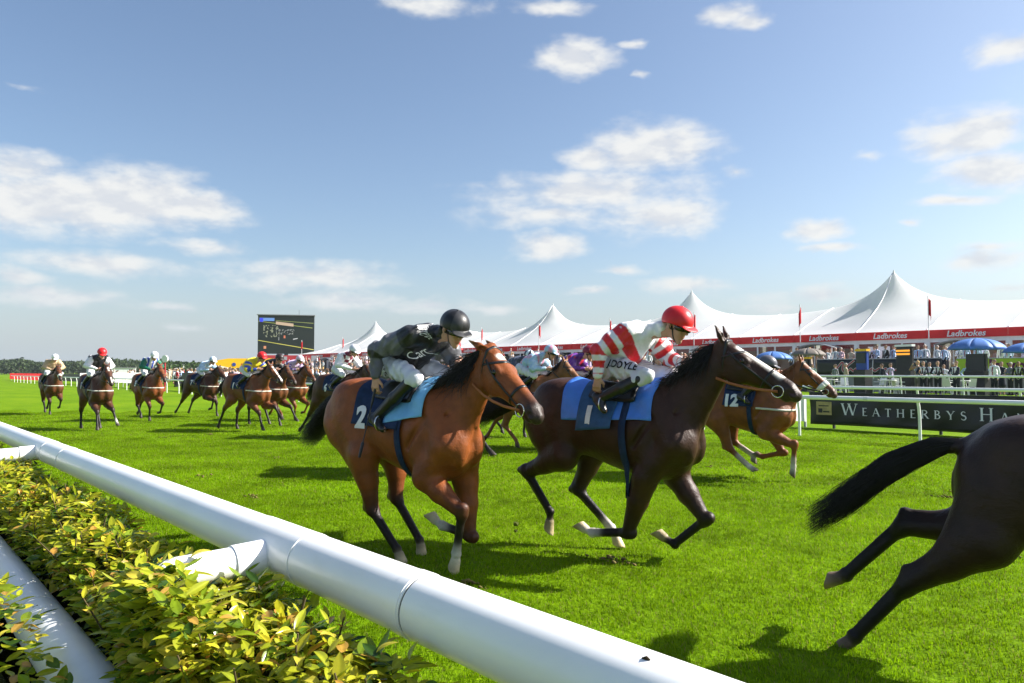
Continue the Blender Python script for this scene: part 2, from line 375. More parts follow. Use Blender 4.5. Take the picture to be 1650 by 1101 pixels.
def strands(roots, dirs, lens, r0, seg=6, sag=.0, wave=.03, seed=0, droop=V(0,0,-1)):
    """a lock of hair: thin three-sided tapering tubes"""
    rg = np.random.default_rng(seed); mb_v = []; mb_f = []
    for p, d, L in zip(roots, dirs, lens):
        p = np.asarray(p, float); d = nrm(d); a = nrm(np.cross(d, rg.normal(size=3))); b = np.cross(d, a); ph = rg.uniform(0, 6.28); base = len(mb_v); am = wave*L*rg.uniform(.4, 1.3)
        for i in range(seg + 1):
            t = i/seg; q = p + d*L*t + droop*(sag*L*t*t) + a*am*math.sin(ph + 4.5*t)*t + b*am*math.cos(ph*1.7 + 3.6*t)*t
            r = r0*(1 - t)**.7 + .0006
            for k in range(3):
                w = 2.094*k; mb_v.append(q + (a*math.cos(w) + b*math.sin(w))*r)
        for i in range(seg):
            for k in range(3):
                k2 = (k+1) % 3; mb_f.append((base+i*3+k, base+i*3+k2, base+i*3+3+k2, base+i*3+3+k))
    return np.array(mb_v), np.array(mb_f)
def flat_text(txt, size=1.0, font=None, shear=0.0, bold=0.0, space=1.0):
    """glyph outlines as flat triangles: verts (n,2), faces"""
    cu = bpy.data.curves.new('t', 'FONT'); cu.body = txt; cu.size = size; cu.shear = shear; cu.offset = bold; cu.align_x = 'CENTER'; cu.align_y = 'CENTER'; cu.resolution_u = 3; cu.space_character = space
    o = bpy.data.objects.new('t', cu); SC.collection.objects.link(o)
    dg = bpy.context.evaluated_depsgraph_get(); dg.update(); me = bpy.data.meshes.new_from_object(o.evaluated_get(dg))
    bm = bmesh.new(); bm.from_mesh(me); bmesh.ops.triangulate(bm, faces=bm.faces[:])
    for _ in range(2):
        long = [e for e in bm.edges if e.calc_length() > size*.22]
        if not long: break
        bmesh.ops.subdivide_edges(bm, edges=long, cuts=1); bmesh.ops.triangulate(bm, faces=bm.faces[:])
    bm.verts.index_update(); vs = np.array([v.co[:2] for v in bm.verts]); fs = [tuple(v.index for v in f.verts) for f in bm.faces]
    bm.free(); bpy.data.meshes.remove(me); bpy.data.objects.remove(o); bpy.data.curves.remove(cu)
    return vs, fs

# ------------------------------------------------------------------ materials of the place
def ground_mat():
    m = bpy.data.materials.new('turf'); m.use_nodes = True; nt = m.node_tree; N = nt.nodes; L = nt.links; b = N['Principled BSDF']; b.inputs['Roughness'].default_value = .85; b.inputs['Specular IOR Level'].default_value = .05
    tc = N.new('ShaderNodeTexCoord')
    def nz(scale, det, mul=(1, 1, 1)):
        mp = N.new('ShaderNodeMapping'); mp.inputs['Scale'].default_value = mul; L.new(tc.outputs['Object'], mp.inputs['Vector'])
        n = N.new('ShaderNodeTexNoise'); n.inputs['Scale'].default_value = scale; n.inputs['Detail'].default_value = det; n.inputs['Roughness'].default_value = .6; L.new(mp.outputs[0], n.inputs['Vector']); return n.outputs['Fac']
    def ramp(f, cols):
        r = N.new('ShaderNodeValToRGB'); L.new(f, r.inputs['Fac']); e = r.color_ramp.elements
        e[0].position, e[0].color = cols[0][0], (*cols[0][1], 1); e[1].position, e[1].color = cols[-1][0], (*cols[-1][1], 1)
        for p, c in cols[1:-1]: x = e.new(p); x.color = (*c, 1)
        return r.outputs['Color']
    big = ramp(nz(.35, 5, (.6, 1.4, 1)), [(.30, (.085, .170, .001)), (.5, (.122, .222, .002)), (.72, (.165, .258, .005))])
    fine = ramp(nz(22, 6), [(.32, (.45, .5, .35)), (.52, (1, 1, 1)), (.72, (1.55, 1.4, 1.3))])
    mx = N.new('ShaderNodeMix'); mx.data_type = 'RGBA'; mx.blend_type = 'MULTIPLY'; mx.inputs['Factor'].default_value = .75; L.new(big, mx.inputs['A']); L.new(fine, mx.inputs['B'])
    L.new(mx.outputs['Result'], b.inputs['Base Color'])
    bp = N.new('ShaderNodeBump'); bp.inputs['Strength'].default_value = .9; bp.inputs['Distance'].default_value = .05; L.new(nz(14, 8), bp.inputs['Height']); L.new(bp.outputs['Normal'], b.inputs['Normal'])
    return m
M = {}
M['turf'] = ground_mat()
M['blade'] = mat('grass_blade', rough=.6, spec=.06, attr='Col', transl=.5)
def patchy(m):
    nt = m.node_tree; N = nt.nodes; L = nt.links; at = [n for n in N if n.type == 'ATTRIBUTE'][0]; ge = N.new('ShaderNodeNewGeometry'); nz = N.new('ShaderNodeTexNoise'); nz.inputs['Scale'].default_value = .9; nz.inputs['Detail'].default_value = 8; nz.inputs['Roughness'].default_value = .65
    mr = N.new('ShaderNodeMapRange'); mr.inputs['From Min'].default_value = .3; mr.inputs['From Max'].default_value = .72; mr.inputs['To Min'].default_value = .50; mr.inputs['To Max'].default_value = 1.38; vm = N.new('ShaderNodeVectorMath'); vm.operation = 'SCALE'
    L.new(ge.outputs['Position'], nz.inputs['Vector']); L.new(nz.outputs['Fac'], mr.inputs['Value']); L.new(mr.outputs[0], vm.inputs['Scale']); tg = [l.to_socket for l in at.outputs['Color'].links]; L.new(at.outputs['Color'], vm.inputs[0])
    n2 = N.new('ShaderNodeTexNoise'); n2.inputs['Scale'].default_value = 1.9; n2.inputs['Detail'].default_value = 7; n2.inputs['Roughness'].default_value = .7; L.new(ge.outputs['Position'], n2.inputs['Vector']); m2 = N.new('ShaderNodeMapRange'); m2.inputs['From Min'].default_value = .64; m2.inputs['From Max'].default_value = .74; m2.inputs['To Max'].default_value = .55; L.new(n2.outputs['Fac'], m2.inputs['Value'])
    mx = N.new('ShaderNodeMix'); mx.data_type = 'RGBA'; L.new(m2.outputs[0], mx.inputs['Factor']); L.new(vm.outputs[0], mx.inputs['A']); mx.inputs['B'].default_value = (.24, .22, .06, 1)      # worn, strawy patches
    for t in tg: L.new(mx.outputs['Result'], t)
patchy(M['blade'])
M['pvc'] = mat('white_pvc', (.87, .87, .87), .30, .5, noise=(2.5, .05), bump=(6, .04, .01))
def scuffed(m, dirt=(.42, .42, .34)):
    """grime: faint streaks and small dark scuffs"""
    nt = m.node_tree; N = nt.nodes; L = nt.links; b = N['Principled BSDF']; src = b.inputs['Base Color'].links[0].from_socket; tc = N.new('ShaderNodeTexCoord')
    for sc, lo, hi, amt, st in ((3.0, .58, .85, .22, (1, 3, 3)), (38, .71, .77, .5, (.6, 1, 1)), (95, .74, .78, .7, (1, 1, 1))):
        mp = N.new('ShaderNodeMapping'); mp.inputs['Scale'].default_value = st; L.new(tc.outputs['Object'], mp.inputs['Vector']); nz = N.new('ShaderNodeTexNoise'); nz.inputs['Scale'].default_value = sc; nz.inputs['Detail'].default_value = 7; nz.inputs['Roughness'].default_value = .65; L.new(mp.outputs[0], nz.inputs['Vector'])
        mr = N.new('ShaderNodeMapRange'); mr.inputs['From Min'].default_value = lo; mr.inputs['From Max'].default_value = hi; mr.inputs['To Max'].default_value = amt; L.new(nz.outputs['Fac'], mr.inputs['Value'])
        mx = N.new('ShaderNodeMix'); mx.data_type = 'RGBA'; L.new(mr.outputs[0], mx.inputs['Factor']); L.new(src, mx.inputs['A']); mx.inputs['B'].default_value = (*dirt, 1); src = mx.outputs['Result']
    L.new(src, b.inputs['Base Color'])
M['pvc_dirty'] = mat('white_pvc_worn', (.74, .745, .73), .38, .5, noise=(4, .10))
scuffed(M['pvc']); scuffed(M['pvc_dirty'])
M['joint'] = mat('joint_grime', (.16, .16, .15), .7, .2, noise=(30, .5))
M['leaf'] = mat('laurel_leaf', rough=.25, spec=.55, attr='Col', transl=.48, noise=(40, .15))
M['stem'] = mat('hedge_stem', (.10, .075, .035), .8, .2, noise=(20, .3))
M['clod'] = mat('turf_clod', (.09, .11, .025), .95, .1, noise=(30, .5))
M['soil'] = mat('soil', (.05, .035, .02), .95, .1, noise=(15, .4))
M['canvas'] = mat('white_canvas', (.84, .84, .84), .6, .25, noise=(.6, .03), bump=(.8, .10, .12), transl=.32)
M['red'] = mat('red_fascia', (.74, .022, .026), .5, .35, noise=(1.5, .07), transl=.3)
M['redflat'] = mat('red_board', (.36, .03, .035), .55, .3, noise=(1.2, .12))
M['white'] = mat('white_paint', (.76, .76, .76), .5, .35, noise=(3, .06))
M['letter'] = mat('white_letter', (.78, .78, .78), .55, .3, noise=(6, .05))
M['blackboard'] = mat('black_banner', (.010, .011, .013), .40, .45, noise=(1.6, .3), bump=(1.4, .35, .06))
M['black'] = mat('black_paint', (.014, .014, .016), .5, .4, noise=(5, .25))
M['gold'] = mat('gold_square', (.42, .33, .12), .55, .4, noise=(9, .25))
M['grey'] = mat('grey_metal', (.30, .31, .32), .45, .4, noise=(6, .1))
M['dark'] = mat('dark_frame', (.03, .032, .035), .5, .4)
M['terrace'] = mat('terrace_concrete', (.33, .32, .30), .85, .2, noise=(1.2, .15), bump=(10, .2, .02))
M['beige'] = mat('beige_lining', (.30, .20, .13), .8, .15, noise=(.9, .2))
M['yellow'] = mat('yellow_panel', (.86, .46, .008), .45, .4, noise=(1.5, .08))
M['lime'] = mat('lime_banner', (.36, .52, .02), .55, .3, noise=(1.5, .08))
M['purple'] = mat('purple_letter', (.10, .008, .05), .55, .3)
M['blue'] = mat('blue_panel', (.02, .06, .30), .5, .35, noise=(3, .12))
M['umb_blue'] = mat('blue_umbrella', (.11, .25, .62), .55, .3, noise=(4, .06), transl=.25)
M['umb_grey'] = mat('taupe_umbrella', (.20, .175, .155), .65, .2, noise=(4, .08), transl=.15)
M['flag'] = mat('red_flag', (.55, .012, .02), .6, .2, transl=.3)
M['chair'] = mat('white_plastic', (.76, .76, .75), .4, .4)
M['cloth_white'] = mat('white_mesh_banner', (.80, .80, .80), .6, .2, noise=(.8, .05), transl=.55)
M['cloth_red'] = mat('red_mesh_banner', (.62, .03, .035), .6, .2, noise=(.8, .08), transl=.5)
def glass_mat():
    m = bpy.data.materials.new('window_glass'); m.use_nodes = True; nt = m.node_tree; N = nt.nodes; L = nt.links; N.remove(N['Principled BSDF'])
    t = N.new('ShaderNodeBsdfTransparent'); t.inputs['Color'].default_value = (.75, .73, .70, 1); g = N.new('ShaderNodeBsdfGlossy'); g.inputs['Roughness'].default_value = .03
    fr = N.new('ShaderNodeFresnel'); fr.inputs['IOR'].default_value = 1.5; mx = N.new('ShaderNodeMixShader'); L.new(fr.outputs[0], mx.inputs[0]); L.new(t.outputs[0], mx.inputs[1]); L.new(g.outputs[0], mx.inputs[2]); L.new(mx.outputs[0], N['Material Output'].inputs['Surface']); return m
M['glass'] = glass_mat()
def foliage_mat(): return mat('woodland_leaf', rough=.6, spec=.2, attr='Col', transl=.2)
M['wood_leaf'] = foliage_mat()
M['bark'] = mat('bark', (.09, .07, .05), .9, .1, noise=(3, .3))

def text_obj(txt, size, name, m, parent, loc, rz=0, depth=.004, **kw):
    """flat lettering standing upright, facing -y before rz"""
    vs, fs = flat_text(txt, size, **kw); P = np.stack([vs[:, 0], np.zeros(len(vs)), vs[:, 1]], 1)
    return obj(name, mesh(name, P, fs), m, parent, loc, (0, 0, rz))
# ------------------------------------------------------------------ ground
def gz(y):
    return float(np.interp(y, [-100, 22.5, 30, 37, 45, 49], [0, 0, .22, .50, .34, .30]))
def build_ground():
    ys = [-400, -40, -5, 0, 3, 8, 14, 19, 22.5, 24, 26, 28, 30, 32, 34, 37, 41, 45, 49, 49.9, 80, 200, 900]; xs = [-2500, -900, -300, -150, -80, -40, -20, -10, -5, 0, 5, 15, 40, 150, 700]
    P = np.array([[(x, y, gz(y)) for y in ys] for x in xs], float); mb = MB(); mb.grid(P)
    o = mb.build('ground', M['turf'], smooth=True); tag(o, kind='structure')
    for p in o.data.polygons: pass
    o.data.flip_normals()
    mb = MB(); mb.box((-140, 50.0, -.5), (25, 62.5, 1.5)); t = mb.build('terrace', M['terrace']); tag(t, kind='structure')
build_ground()
def build_grass():
    rg = np.random.default_rng(5)
    def tile(n, size, hmin, hmax, w, seed):
        rg = np.random.default_rng(seed); cl = rg.uniform(0, size, (n//14, 2)); cid = rg.integers(0, len(cl), n); xy = np.where(rg.random((n, 1)) < .6, cl[cid] + rg.normal(0, .028, (n, 2)), rg.uniform(0, size, (n, 2)))
        th = rg.uniform(0, 6.28, n); ch = rg.uniform(.75, 1.25, len(cl))[cid]; H = rg.uniform(hmin, hmax, n)*ch; lean = rg.normal(0, .50, (n, 2))*H[:, None] + np.array([.25, 0])*H[:, None]
        a = np.stack([np.cos(th), np.sin(th)], 1)*w[0]/2*rg.uniform(.7, 1.3, (n, 1))
        z0 = -.004*np.ones(n); v = np.zeros((n, 5, 3)); v[:, 0, :2] = xy - a; v[:, 1, :2] = xy + a; v[:, 0, 2] = v[:, 1, 2] = z0
        v[:, 2, :2] = xy + lean*.4 + a*.7; v[:, 3, :2] = xy + lean*.4 - a*.7; v[:, 2, 2] = v[:, 3, 2] = H*.62; v[:, 4, :2] = xy + lean; v[:, 4, 2] = H*(1 - .25*np.clip(np.linalg.norm(lean, axis=1)/H, 0, 1.5))
        base = np.arange(n)[:, None]*5; f = np.concatenate([base + np.array([[0, 1, 2]]), base + np.array([[0, 2, 3]]), base + np.array([[3, 2, 4]])])
        g = rg.uniform(0, 1, n); yel = rg.random(n); c = np.stack([.150 + .10*g, .285 + .115*g, .0015 + .003*g], 1); c[yel > .93] = (.26, .24, .07); c[yel < .12] *= .55
        return mesh('grass_tile', v.reshape(-1, 3), f, False, np.repeat(c, 5, 0))
    meA = tile(5600, 1.0, .014, .038, (.0048,), 1); meB = tile(2600, 1.0, .016, .042, (.008,), 2); meC = tile(800, 1.0, .016, .045, (.011,), 3)
    zones = [('near turf', meA, lambda x, y, d: d < 9.5), ('middle turf', meB, lambda x, y, d: 9.5 <= d < 18), ('farther turf', meC, lambda x, y, d: 18 <= d < 30)]
    for lab, me, inside in zones:
        nm = 'grass'
        src = bpy.data.objects.new('grass_tuft', me); me.materials.append(M['blade']); 
        pts = []
        for yi in range(1, 24):
            for xi in range(-46, 5):
                x, y = xi + .5, yi + .7; dep = -.751*x + .66*y; lat = .66*x + .751*y
                if dep > 1.0 and abs(lat) < dep*.74 + 1.2 and y < 20.2 and inside(x, y, dep + .9*math.sin(xi*12.9 + yi*78.2)): pts.append((x, y, 0))
        pm = bpy.data.meshes.new('grass_points'); pm.from_pydata(pts, [], []); o = bpy.data.objects.new(nm, pm); link(o); tag(o, kind='stuff'); o['label'] = 'short bright green racecourse turf, ' + lab; o['category'] = 'grass'
        ng = bpy.data.node_groups.new('scatter', 'GeometryNodeTree'); ng.interface.new_socket('Geometry', in_out='INPUT', socket_type='NodeSocketGeometry'); ng.interface.new_socket('Geometry', in_out='OUTPUT', socket_type='NodeSocketGeometry')
        N = ng.nodes; L = ng.links; gi = N.new('NodeGroupInput'); go = N.new('NodeGroupOutput'); ip = N.new('GeometryNodeInstanceOnPoints'); oi = N.new('GeometryNodeObjectInfo'); oi.inputs['Object'].default_value = src; oi.inputs['As Instance'].default_value = True
        tr = N.new('GeometryNodeTransform'); tr.inputs['Translation'].default_value = (-.5, -.5, 0); L.new(oi.outputs['Geometry'], tr.inputs['Geometry'])
        rv = N.new('FunctionNodeRandomValue'); rv.data_type = 'INT'; rv.inputs[4].default_value = 0; rv.inputs[5].default_value = 3
        mu = N.new('ShaderNodeMath'); mu.operation = 'MULTIPLY'; mu.inputs[1].default_value = math.pi/2; L.new(rv.outputs[2], mu.inputs[0])
        cx = N.new('ShaderNodeCombineXYZ'); L.new(mu.outputs[0], cx.inputs[2])
        L.new(gi.outputs[0], ip.inputs['Points']); L.new(tr.outputs[0], ip.inputs['Instance']); L.new(cx.outputs[0], ip.inputs['Rotation']); L.new(ip.outputs[0], go.inputs[0])
        md = o.modifiers.new('scatter', 'NODES'); md.node_group = ng
    # flying clods and bare divots cut by the hooves
    for (x, y, z, s) in ((-5.35, 4.75, .15, .022), (-5.30, 4.70, .10, .014), (-5.42, 4.82, .06, .012)):
        bm = bmesh.new(); bmesh.ops.create_icosphere(bm, subdivisions=2, radius=s)
        for v in bm.verts: v.co *= 1 + random.uniform(-.45, .45)
        me = bpy.data.meshes.new('clod'); bm.to_mesh(me); bm.free(); o = obj('turf_clod', me, M['clod'], None, (x, y, z)); tag(o, 'small clod of turf thrown up behind galloping hooves', 'turf clod', 'clods of turf in the air')
build_grass()
def divots():
    rg = np.random.default_rng(31); AV, AF = [], []; b = 0
    for k in range(40):
        x = -rg.uniform(1.5, 20); y = rg.uniform(2.6, 13); n = rg.integers(5, 14)
        for j in range(n):
            bm = bmesh.new(); bmesh.ops.create_icosphere(bm, subdivisions=1, radius=rg.uniform(.007, .020)); c = np.array([v.co[:] for v in bm.verts])*rg.uniform(.5, 1.5, (len(bm.verts), 1))*np.array([1.5, 1, .7]); f = np.array([[v.index for v in fa.verts] for fa in bm.faces]); bm.free()
            AV.append(c + np.array([x + rg.normal(0, .10), y + rg.normal(0, .05), .016 + abs(rg.normal(0, .008))])); AF.append(f + b); b += len(c)
    o = obj('divots', mesh('divots', np.concatenate(AV), np.concatenate(AF)), mat('torn_turf', (.15, .125, .045), .95, .05, noise=(25, .5))); tag(o, 'crumbs of torn turf and soil strewn over the track', 'divots', kind='stuff')
divots()
# ------------------------------------------------------------------ near running rail, low rail and laurel hedge
def tube_mesh(mb, a, b, r, n=32): mb.tube([a, b], r, n)
def build_near_rail():
    Y, Z, R = 1.045, 1.031, .080
    root = empty('running_rail', (0, Y, 0), 0, 'thick white plastic running rail sweeping from lower right into the distance', 'rail')
    joints = [1.6, -1.50, -5.5, -9.5, -13.5, -17.5, -21.5, -25.5, -29.5, -37.5, -45.5, -61.5, -93.5]
    for a, b in zip(joints[:-1], joints[1:]):
        mb = MB(); mb.tube([(b + .004, 0, Z), (a - .004, 0, Z)], R, 48 if a > -12 else 20); mb.build('rail_section', M['pvc'], root, True)
        mb = MB(); mb.tube([(b - .03, 0, Z), (b + .03, 0, Z)], R*.97, 40); mb.build('joint', M['joint'], root, True)
        mb = MB(); mb.tube([(b - .055, 0, Z), (b - .012, 0, Z)], R*1.022, 48); mb.build('collar', M['pvc'], root, True)
    for tx in (1.74, -2.26, -6.25, -10.25, -14.25, -18.25, -22.25, -26.25, -34.25, -42.25, -58.25, -90.25):
        mb = MB(); mb.tube([(tx - .20, 0, Z), (tx + .16, 0, Z)], R*1.03, 48); mb.build('tee_sleeve', M['pvc'], root, True)
        mb = MB(); mb.tube([(tx - .03, -.02, Z - .010), (tx - .03, -.17, Z - .016)], [.054, .054], 36); mb.build('tee_branch', M['pvc'], root, True)
        arc = [(tx - .03, -.165, Z - .016)] + [(tx - .03, -.34 - .06*math.sin(t), Z - .020 - .10*(1 - math.cos(t))) for t in np.linspace(0, 1.5, 8)] + [(tx - .03, -.405, .3), (tx - .03, -.405, -.2)]
        mb = MB(); mb.tube(arc, .049, 28); mb.build('support_arm', M['pvc'], root, True)
    mb = MB(); mb.tube([(-.828, -.02, Z + R*.97), (-.82, -.019, Z + R*1.0), (-.813, -.018, Z + R*.97)], [.002, .004, .002], 6); o = mb.build('speck', M['soil'], root, True)
    Y2, Z2 = .55, .643; root = empty('low_rail', (0, Y2, 0), 0, 'lower white plastic pipe running through the hedge in the left corner', 'rail')
    js = [1.8, -.90, -3.4, -6.4, -9.4, -15.4]
    for a, b in zip(js[:-1], js[1:]):
        mb = MB(); mb.tube([(b + .003, 0, Z2), (a - .003, 0, Z2)], .086, 40); mb.build('rail_section', M['pvc_dirty'], root, True)
        mb = MB(); mb.tube([(b - .02, 0, Z2), (b + .02, 0, Z2)], .0835, 32); mb.build('joint', M['joint'], root, True)
        mb = MB(); mb.tube([((a + b)/2, 0, Z2), ((a + b)/2, -.06, .2), ((a + b)/2, -.06, -.2)], .045, 20); mb.build('post', M['pvc_dirty'], root, True)
build_near_rail()
def leaf_mesh(L, W, fold, curl, c, rg, name='leaf'):
    n = 6; v = []; f = []; col = []
    tip = np.array(rg.choice([0, 1], p=[.6, .4]))
    for i in range(n + 1):
        t = i/n; w = W*math.sin(math.pi*min(t*.97 + .03, 1))**.75*(1 - .25*t) ; x = L*t; z = -curl*L*t*t
        for s in (-1, -.5, 0, .5, 1): v.append((x, s*w/2, z + abs(s)*w/2*fold)); sh = 1.0 if s else 1.25; col.append(np.array(c)*sh*(1 + .35*t*tip*np.array([1, .55, .3])))
    for i in range(n):
        for k in range(4): a = i*5 + k; f.append((a, a+1, a+6, a+5))
    return v, f, np.array(col)
def build_hedge():
    rg = np.random.default_rng(8)
    root = empty('laurel_hedge', (-2, .7, 0), 0, 'clipped laurel hedge with glossy yellow-green leaves beside the white rail', 'hedge')
    pal = [(.32, .37, .020), (.41, .44, .025), (.20, .29, .016), (.12, .21, .015), (.53, .52, .04), (.62, .55, .07), (.50, .30, .06), (.40, .15, .05), (.04, .09, .012)]; pw = [.22, .24, .11, .06, .17, .115, .035, .01, .04]
    meshes = []
    for i in range(26):
        c = pal[rg.choice(len(pal), p=pw)]; v, f, col = leaf_mesh(rg.uniform(.034, .070), rg.uniform(.019, .034), rg.uniform(.12, .55), rg.uniform(-.15, .35), c, rg)
        meshes.append((np.array(v), f, col))
    shared = []
    for v, f, col in meshes:
        me = mesh('leaf', v, f, True, col); me.materials.append(M['leaf']); shared.append(me)
    def hedge_z(x, y):
        # highest toward the camera side, falling gently to the track side
        a = float(np.interp(y, [.58, .62, .66, .72, .80, .92, .97, 1.02], [.62, .76, .855, .90, .93, .935, .89, .68]))
        if y < .74: a += sum(.14*math.exp(-((x - t)/.24)**2) for t in (-2.3, -6.3))*min(1, max(0, (y - .60)/.05))
        return a + .030*math.sin(x*3.1 + y*9) + .022*math.sin(x*7.7 - y*14)
    spots = []
    # visible strip between the two rails, and the part in front of the low rail
    for k in range(25000):
        x = -(.42 + 9.0*rg.random()**2.2)
        if rg.random() < .76:
            y = .645 + .375*rg.random(); z = hedge_z(x, y) + rg.normal(0, .022) - abs(rg.normal(0, .030))
        else:
            y = .03 + .43*rg.random(); z = .66 + .11*min(max((y - .2)/.2, 0), 1) + .035*math.sin(x*5 + y*9) + rg.normal(0, .03)
        if k % 4 == 0: y = .635 + .06*rg.random(); z = hedge_z(x, y) - .16*rg.random()          # leaves on the flank beside the low rail
        if k % 9 == 1: x = -2.17 + rg.normal(0, .13); y = .575 + .13*rg.random(); z = .72 + .33*rg.random()           # a tall tuft round the support
        if (y - .55)**2 + (z - .643)**2 < .088**2 or (y > .45 and y < .57 and z < .70): continue
        if (y - 1.045)**2 + (z - 1.031)**2 < .11**2: continue
        spots.append((x, y, z))
    dist = [((x)**2 + y*y + (z - 1.6)**2)**.5 for x, y, z in spots]
    order = np.argsort(dist); inview = []
    for i in order:
        x, y, z = spots[i]; dep = -.751*x + .66*y; lat = .66*x + .751*y
        if dep > .3 and -.72*dep < lat < .2*dep and (1.6 - z)/dep < .47: inview.append(i)
    single = set(inview[:300]); AV = []; AF = []; AC = []; base = 0
    for i, (x, y, z) in enumerate(spots):
        mi = rg.integers(0, len(meshes)); yaw = rg.uniform(0, 6.28); pit = -rg.uniform(-.30, .75); rol = rg.normal(0, .38); s = rg.uniform(.7, 1.2)
        R = Matrix.Rotation(yaw, 3, 'Z') @ Matrix.Rotation(pit, 3, 'Y') @ Matrix.Rotation(rol, 3, 'X')
        if i in single:
            o = bpy.data.objects.new('leaf', shared[mi]); link(o, root); o.location = (x + 2, y - .7, z); o.rotation_euler = R.to_euler(); o.scale = (s, s, s)
        else:
            v, f, col = meshes[mi]; w = (v*s) @ np.array(R).T + np.array([x + 2, y - .7, z]); AV.append(w); AC.append(col); AF.append(np.array(f) + base); base += len(v)
    o = obj('foliage', mesh('foliage', np.concatenate(AV), np.concatenate(AF), True, np.concatenate(AC)), M['leaf'], root); tag(o, kind='stuff')
    # upright new shoots: a stem with a whorl of leaves
    AV = []; AF = []; base = 0; LV = []; LF = []; LC = []; lb = 0
    for k in range(330):
        x = -(.5 + 6.5*rg.random()**1.9); y = .64 + .26*rg.random() if rg.random() < .85 else .08 + .3*rg.random(); z0 = (hedge_z(x, y) if y > .5 else .60) - .16; H = rg.uniform(.14, .24); d = nrm(V(rg.normal(0, .25), rg.normal(0, .25), 1))
        if (y - .55)**2 + (z0 + H - .643)**2 < .11**2: continue
        mb = MB(); mb.tube([V(x + 2, y - .7, z0), V(x + 2, y - .7, z0) + d*H], [.004, .0022], 5); AV += mb.v; AF += [tuple(i + base for i in f) for f in mb.f]; base += len(mb.v)
        for j in range(rg.integers(3, 7)):
            mi = rg.integers(0, len(meshes)); t = rg.uniform(.5, 1.0); yaw = j*2.4 + rg.uniform(0, 1); pit = -rg.uniform(.5, 1.35); s = rg.uniform(.6, 1.05)
            R = Matrix.Rotation(yaw, 3, 'Z') @ Matrix.Rotation(pit, 3, 'Y'); v, f, col = meshes[mi]; p = V(x + 2, y - .7, z0) + d*H*t
            LV.append((v*s) @ np.array(R).T + p); LF.append(np.array(f) + lb); LC.append(col*np.array([1.25, 1.1, 1.0])); lb += len(v)
    o = obj('stems', mesh('stems', AV, AF, True), M['stem'], root); tag(o, kind='stuff')
    o = obj('young_shoots', mesh('young_shoots', np.concatenate(LV), np.concatenate(LF), True, np.concatenate(LC)), M['leaf'], root); tag(o, kind='stuff')
    # dark sheet under the leaves, its colour standing for shade inside the hedge
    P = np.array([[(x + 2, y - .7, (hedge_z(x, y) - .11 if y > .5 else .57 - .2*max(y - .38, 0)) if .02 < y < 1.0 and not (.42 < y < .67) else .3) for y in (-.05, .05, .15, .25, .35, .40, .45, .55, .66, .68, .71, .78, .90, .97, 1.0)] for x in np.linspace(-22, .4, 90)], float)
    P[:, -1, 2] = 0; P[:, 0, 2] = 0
    mb = MB(); mb.grid(P); o = mb.build('shade_sheet', mat('hedge_inner_shade', (.022, .030, .008), .95, .05, noise=(60, .7), bump=(70, 1, .03)), root); tag(o, kind='stuff')
build_hedge()
# ------------------------------------------------------------------ rails and boards along the far side
def post_rail(name, label, xs, y, z0, z1, r, ends=None, bend=False):
    root = empty(name, (xs[0], y, z0), 0, label, 'rail'); x0 = xs[0]
    a, b = ends or (min(xs), max(xs)); n = max(1, int(round((b - a)/6)));
    for i in range(n):
        u, v = a + (b - a)*i/n, a + (b - a)*(i + 1)/n; mb = MB(); mb.tube([(u - x0 + .01, 0, z1 - z0), (v - x0 - .01, 0, z1 - z0)], r, 14); mb.build('rail_section', M['pvc'], root, True)
        mb = MB(); mb.tube([(u - x0 - .05, 0, z1 - z0), (u - x0 + .05, 0, z1 - z0)], r*1.06, 14); mb.build('joint', M['pvc_dirty'], root, True)
    pm = None
    for x in xs:
        if pm is None:
            mb = MB(); pts = [(0, .10, -.1), (0, .09, (z1 - z0)*.62), (0, .05, (z1 - z0)*.85), (0, 0, z1 - z0)]
            mb.tube(pts, r*.62, 10); pm = mb.mesh('post', True); pm.materials.append(M['pvc'])
        o = bpy.data.objects.new('post', pm); link(o, root); o.location = (x - x0, 0, 0)
    return root
post_rail('far_running_rail', 'white plastic running rail on posts along the far side of the track', [-6.45 - 2.80*k for k in range(-1, 46)], 17.55, 0, .97, .052, (-135, -1.5))
post_rail('lawn_rail', 'white rail standing just behind the black Weatherbys banner', [-10.68 + 3.2*k for k in range(-2, 3)], 29.0, gz(29), .98, .062, (-19.5, 0))
post_rail('enclosure_rail', 'white rail that the front row of spectators leans on', [-14.73 + 2.72*k for k in range(-7, 4)], 38.0, gz(38), 1.375, .048, (-36, -5))
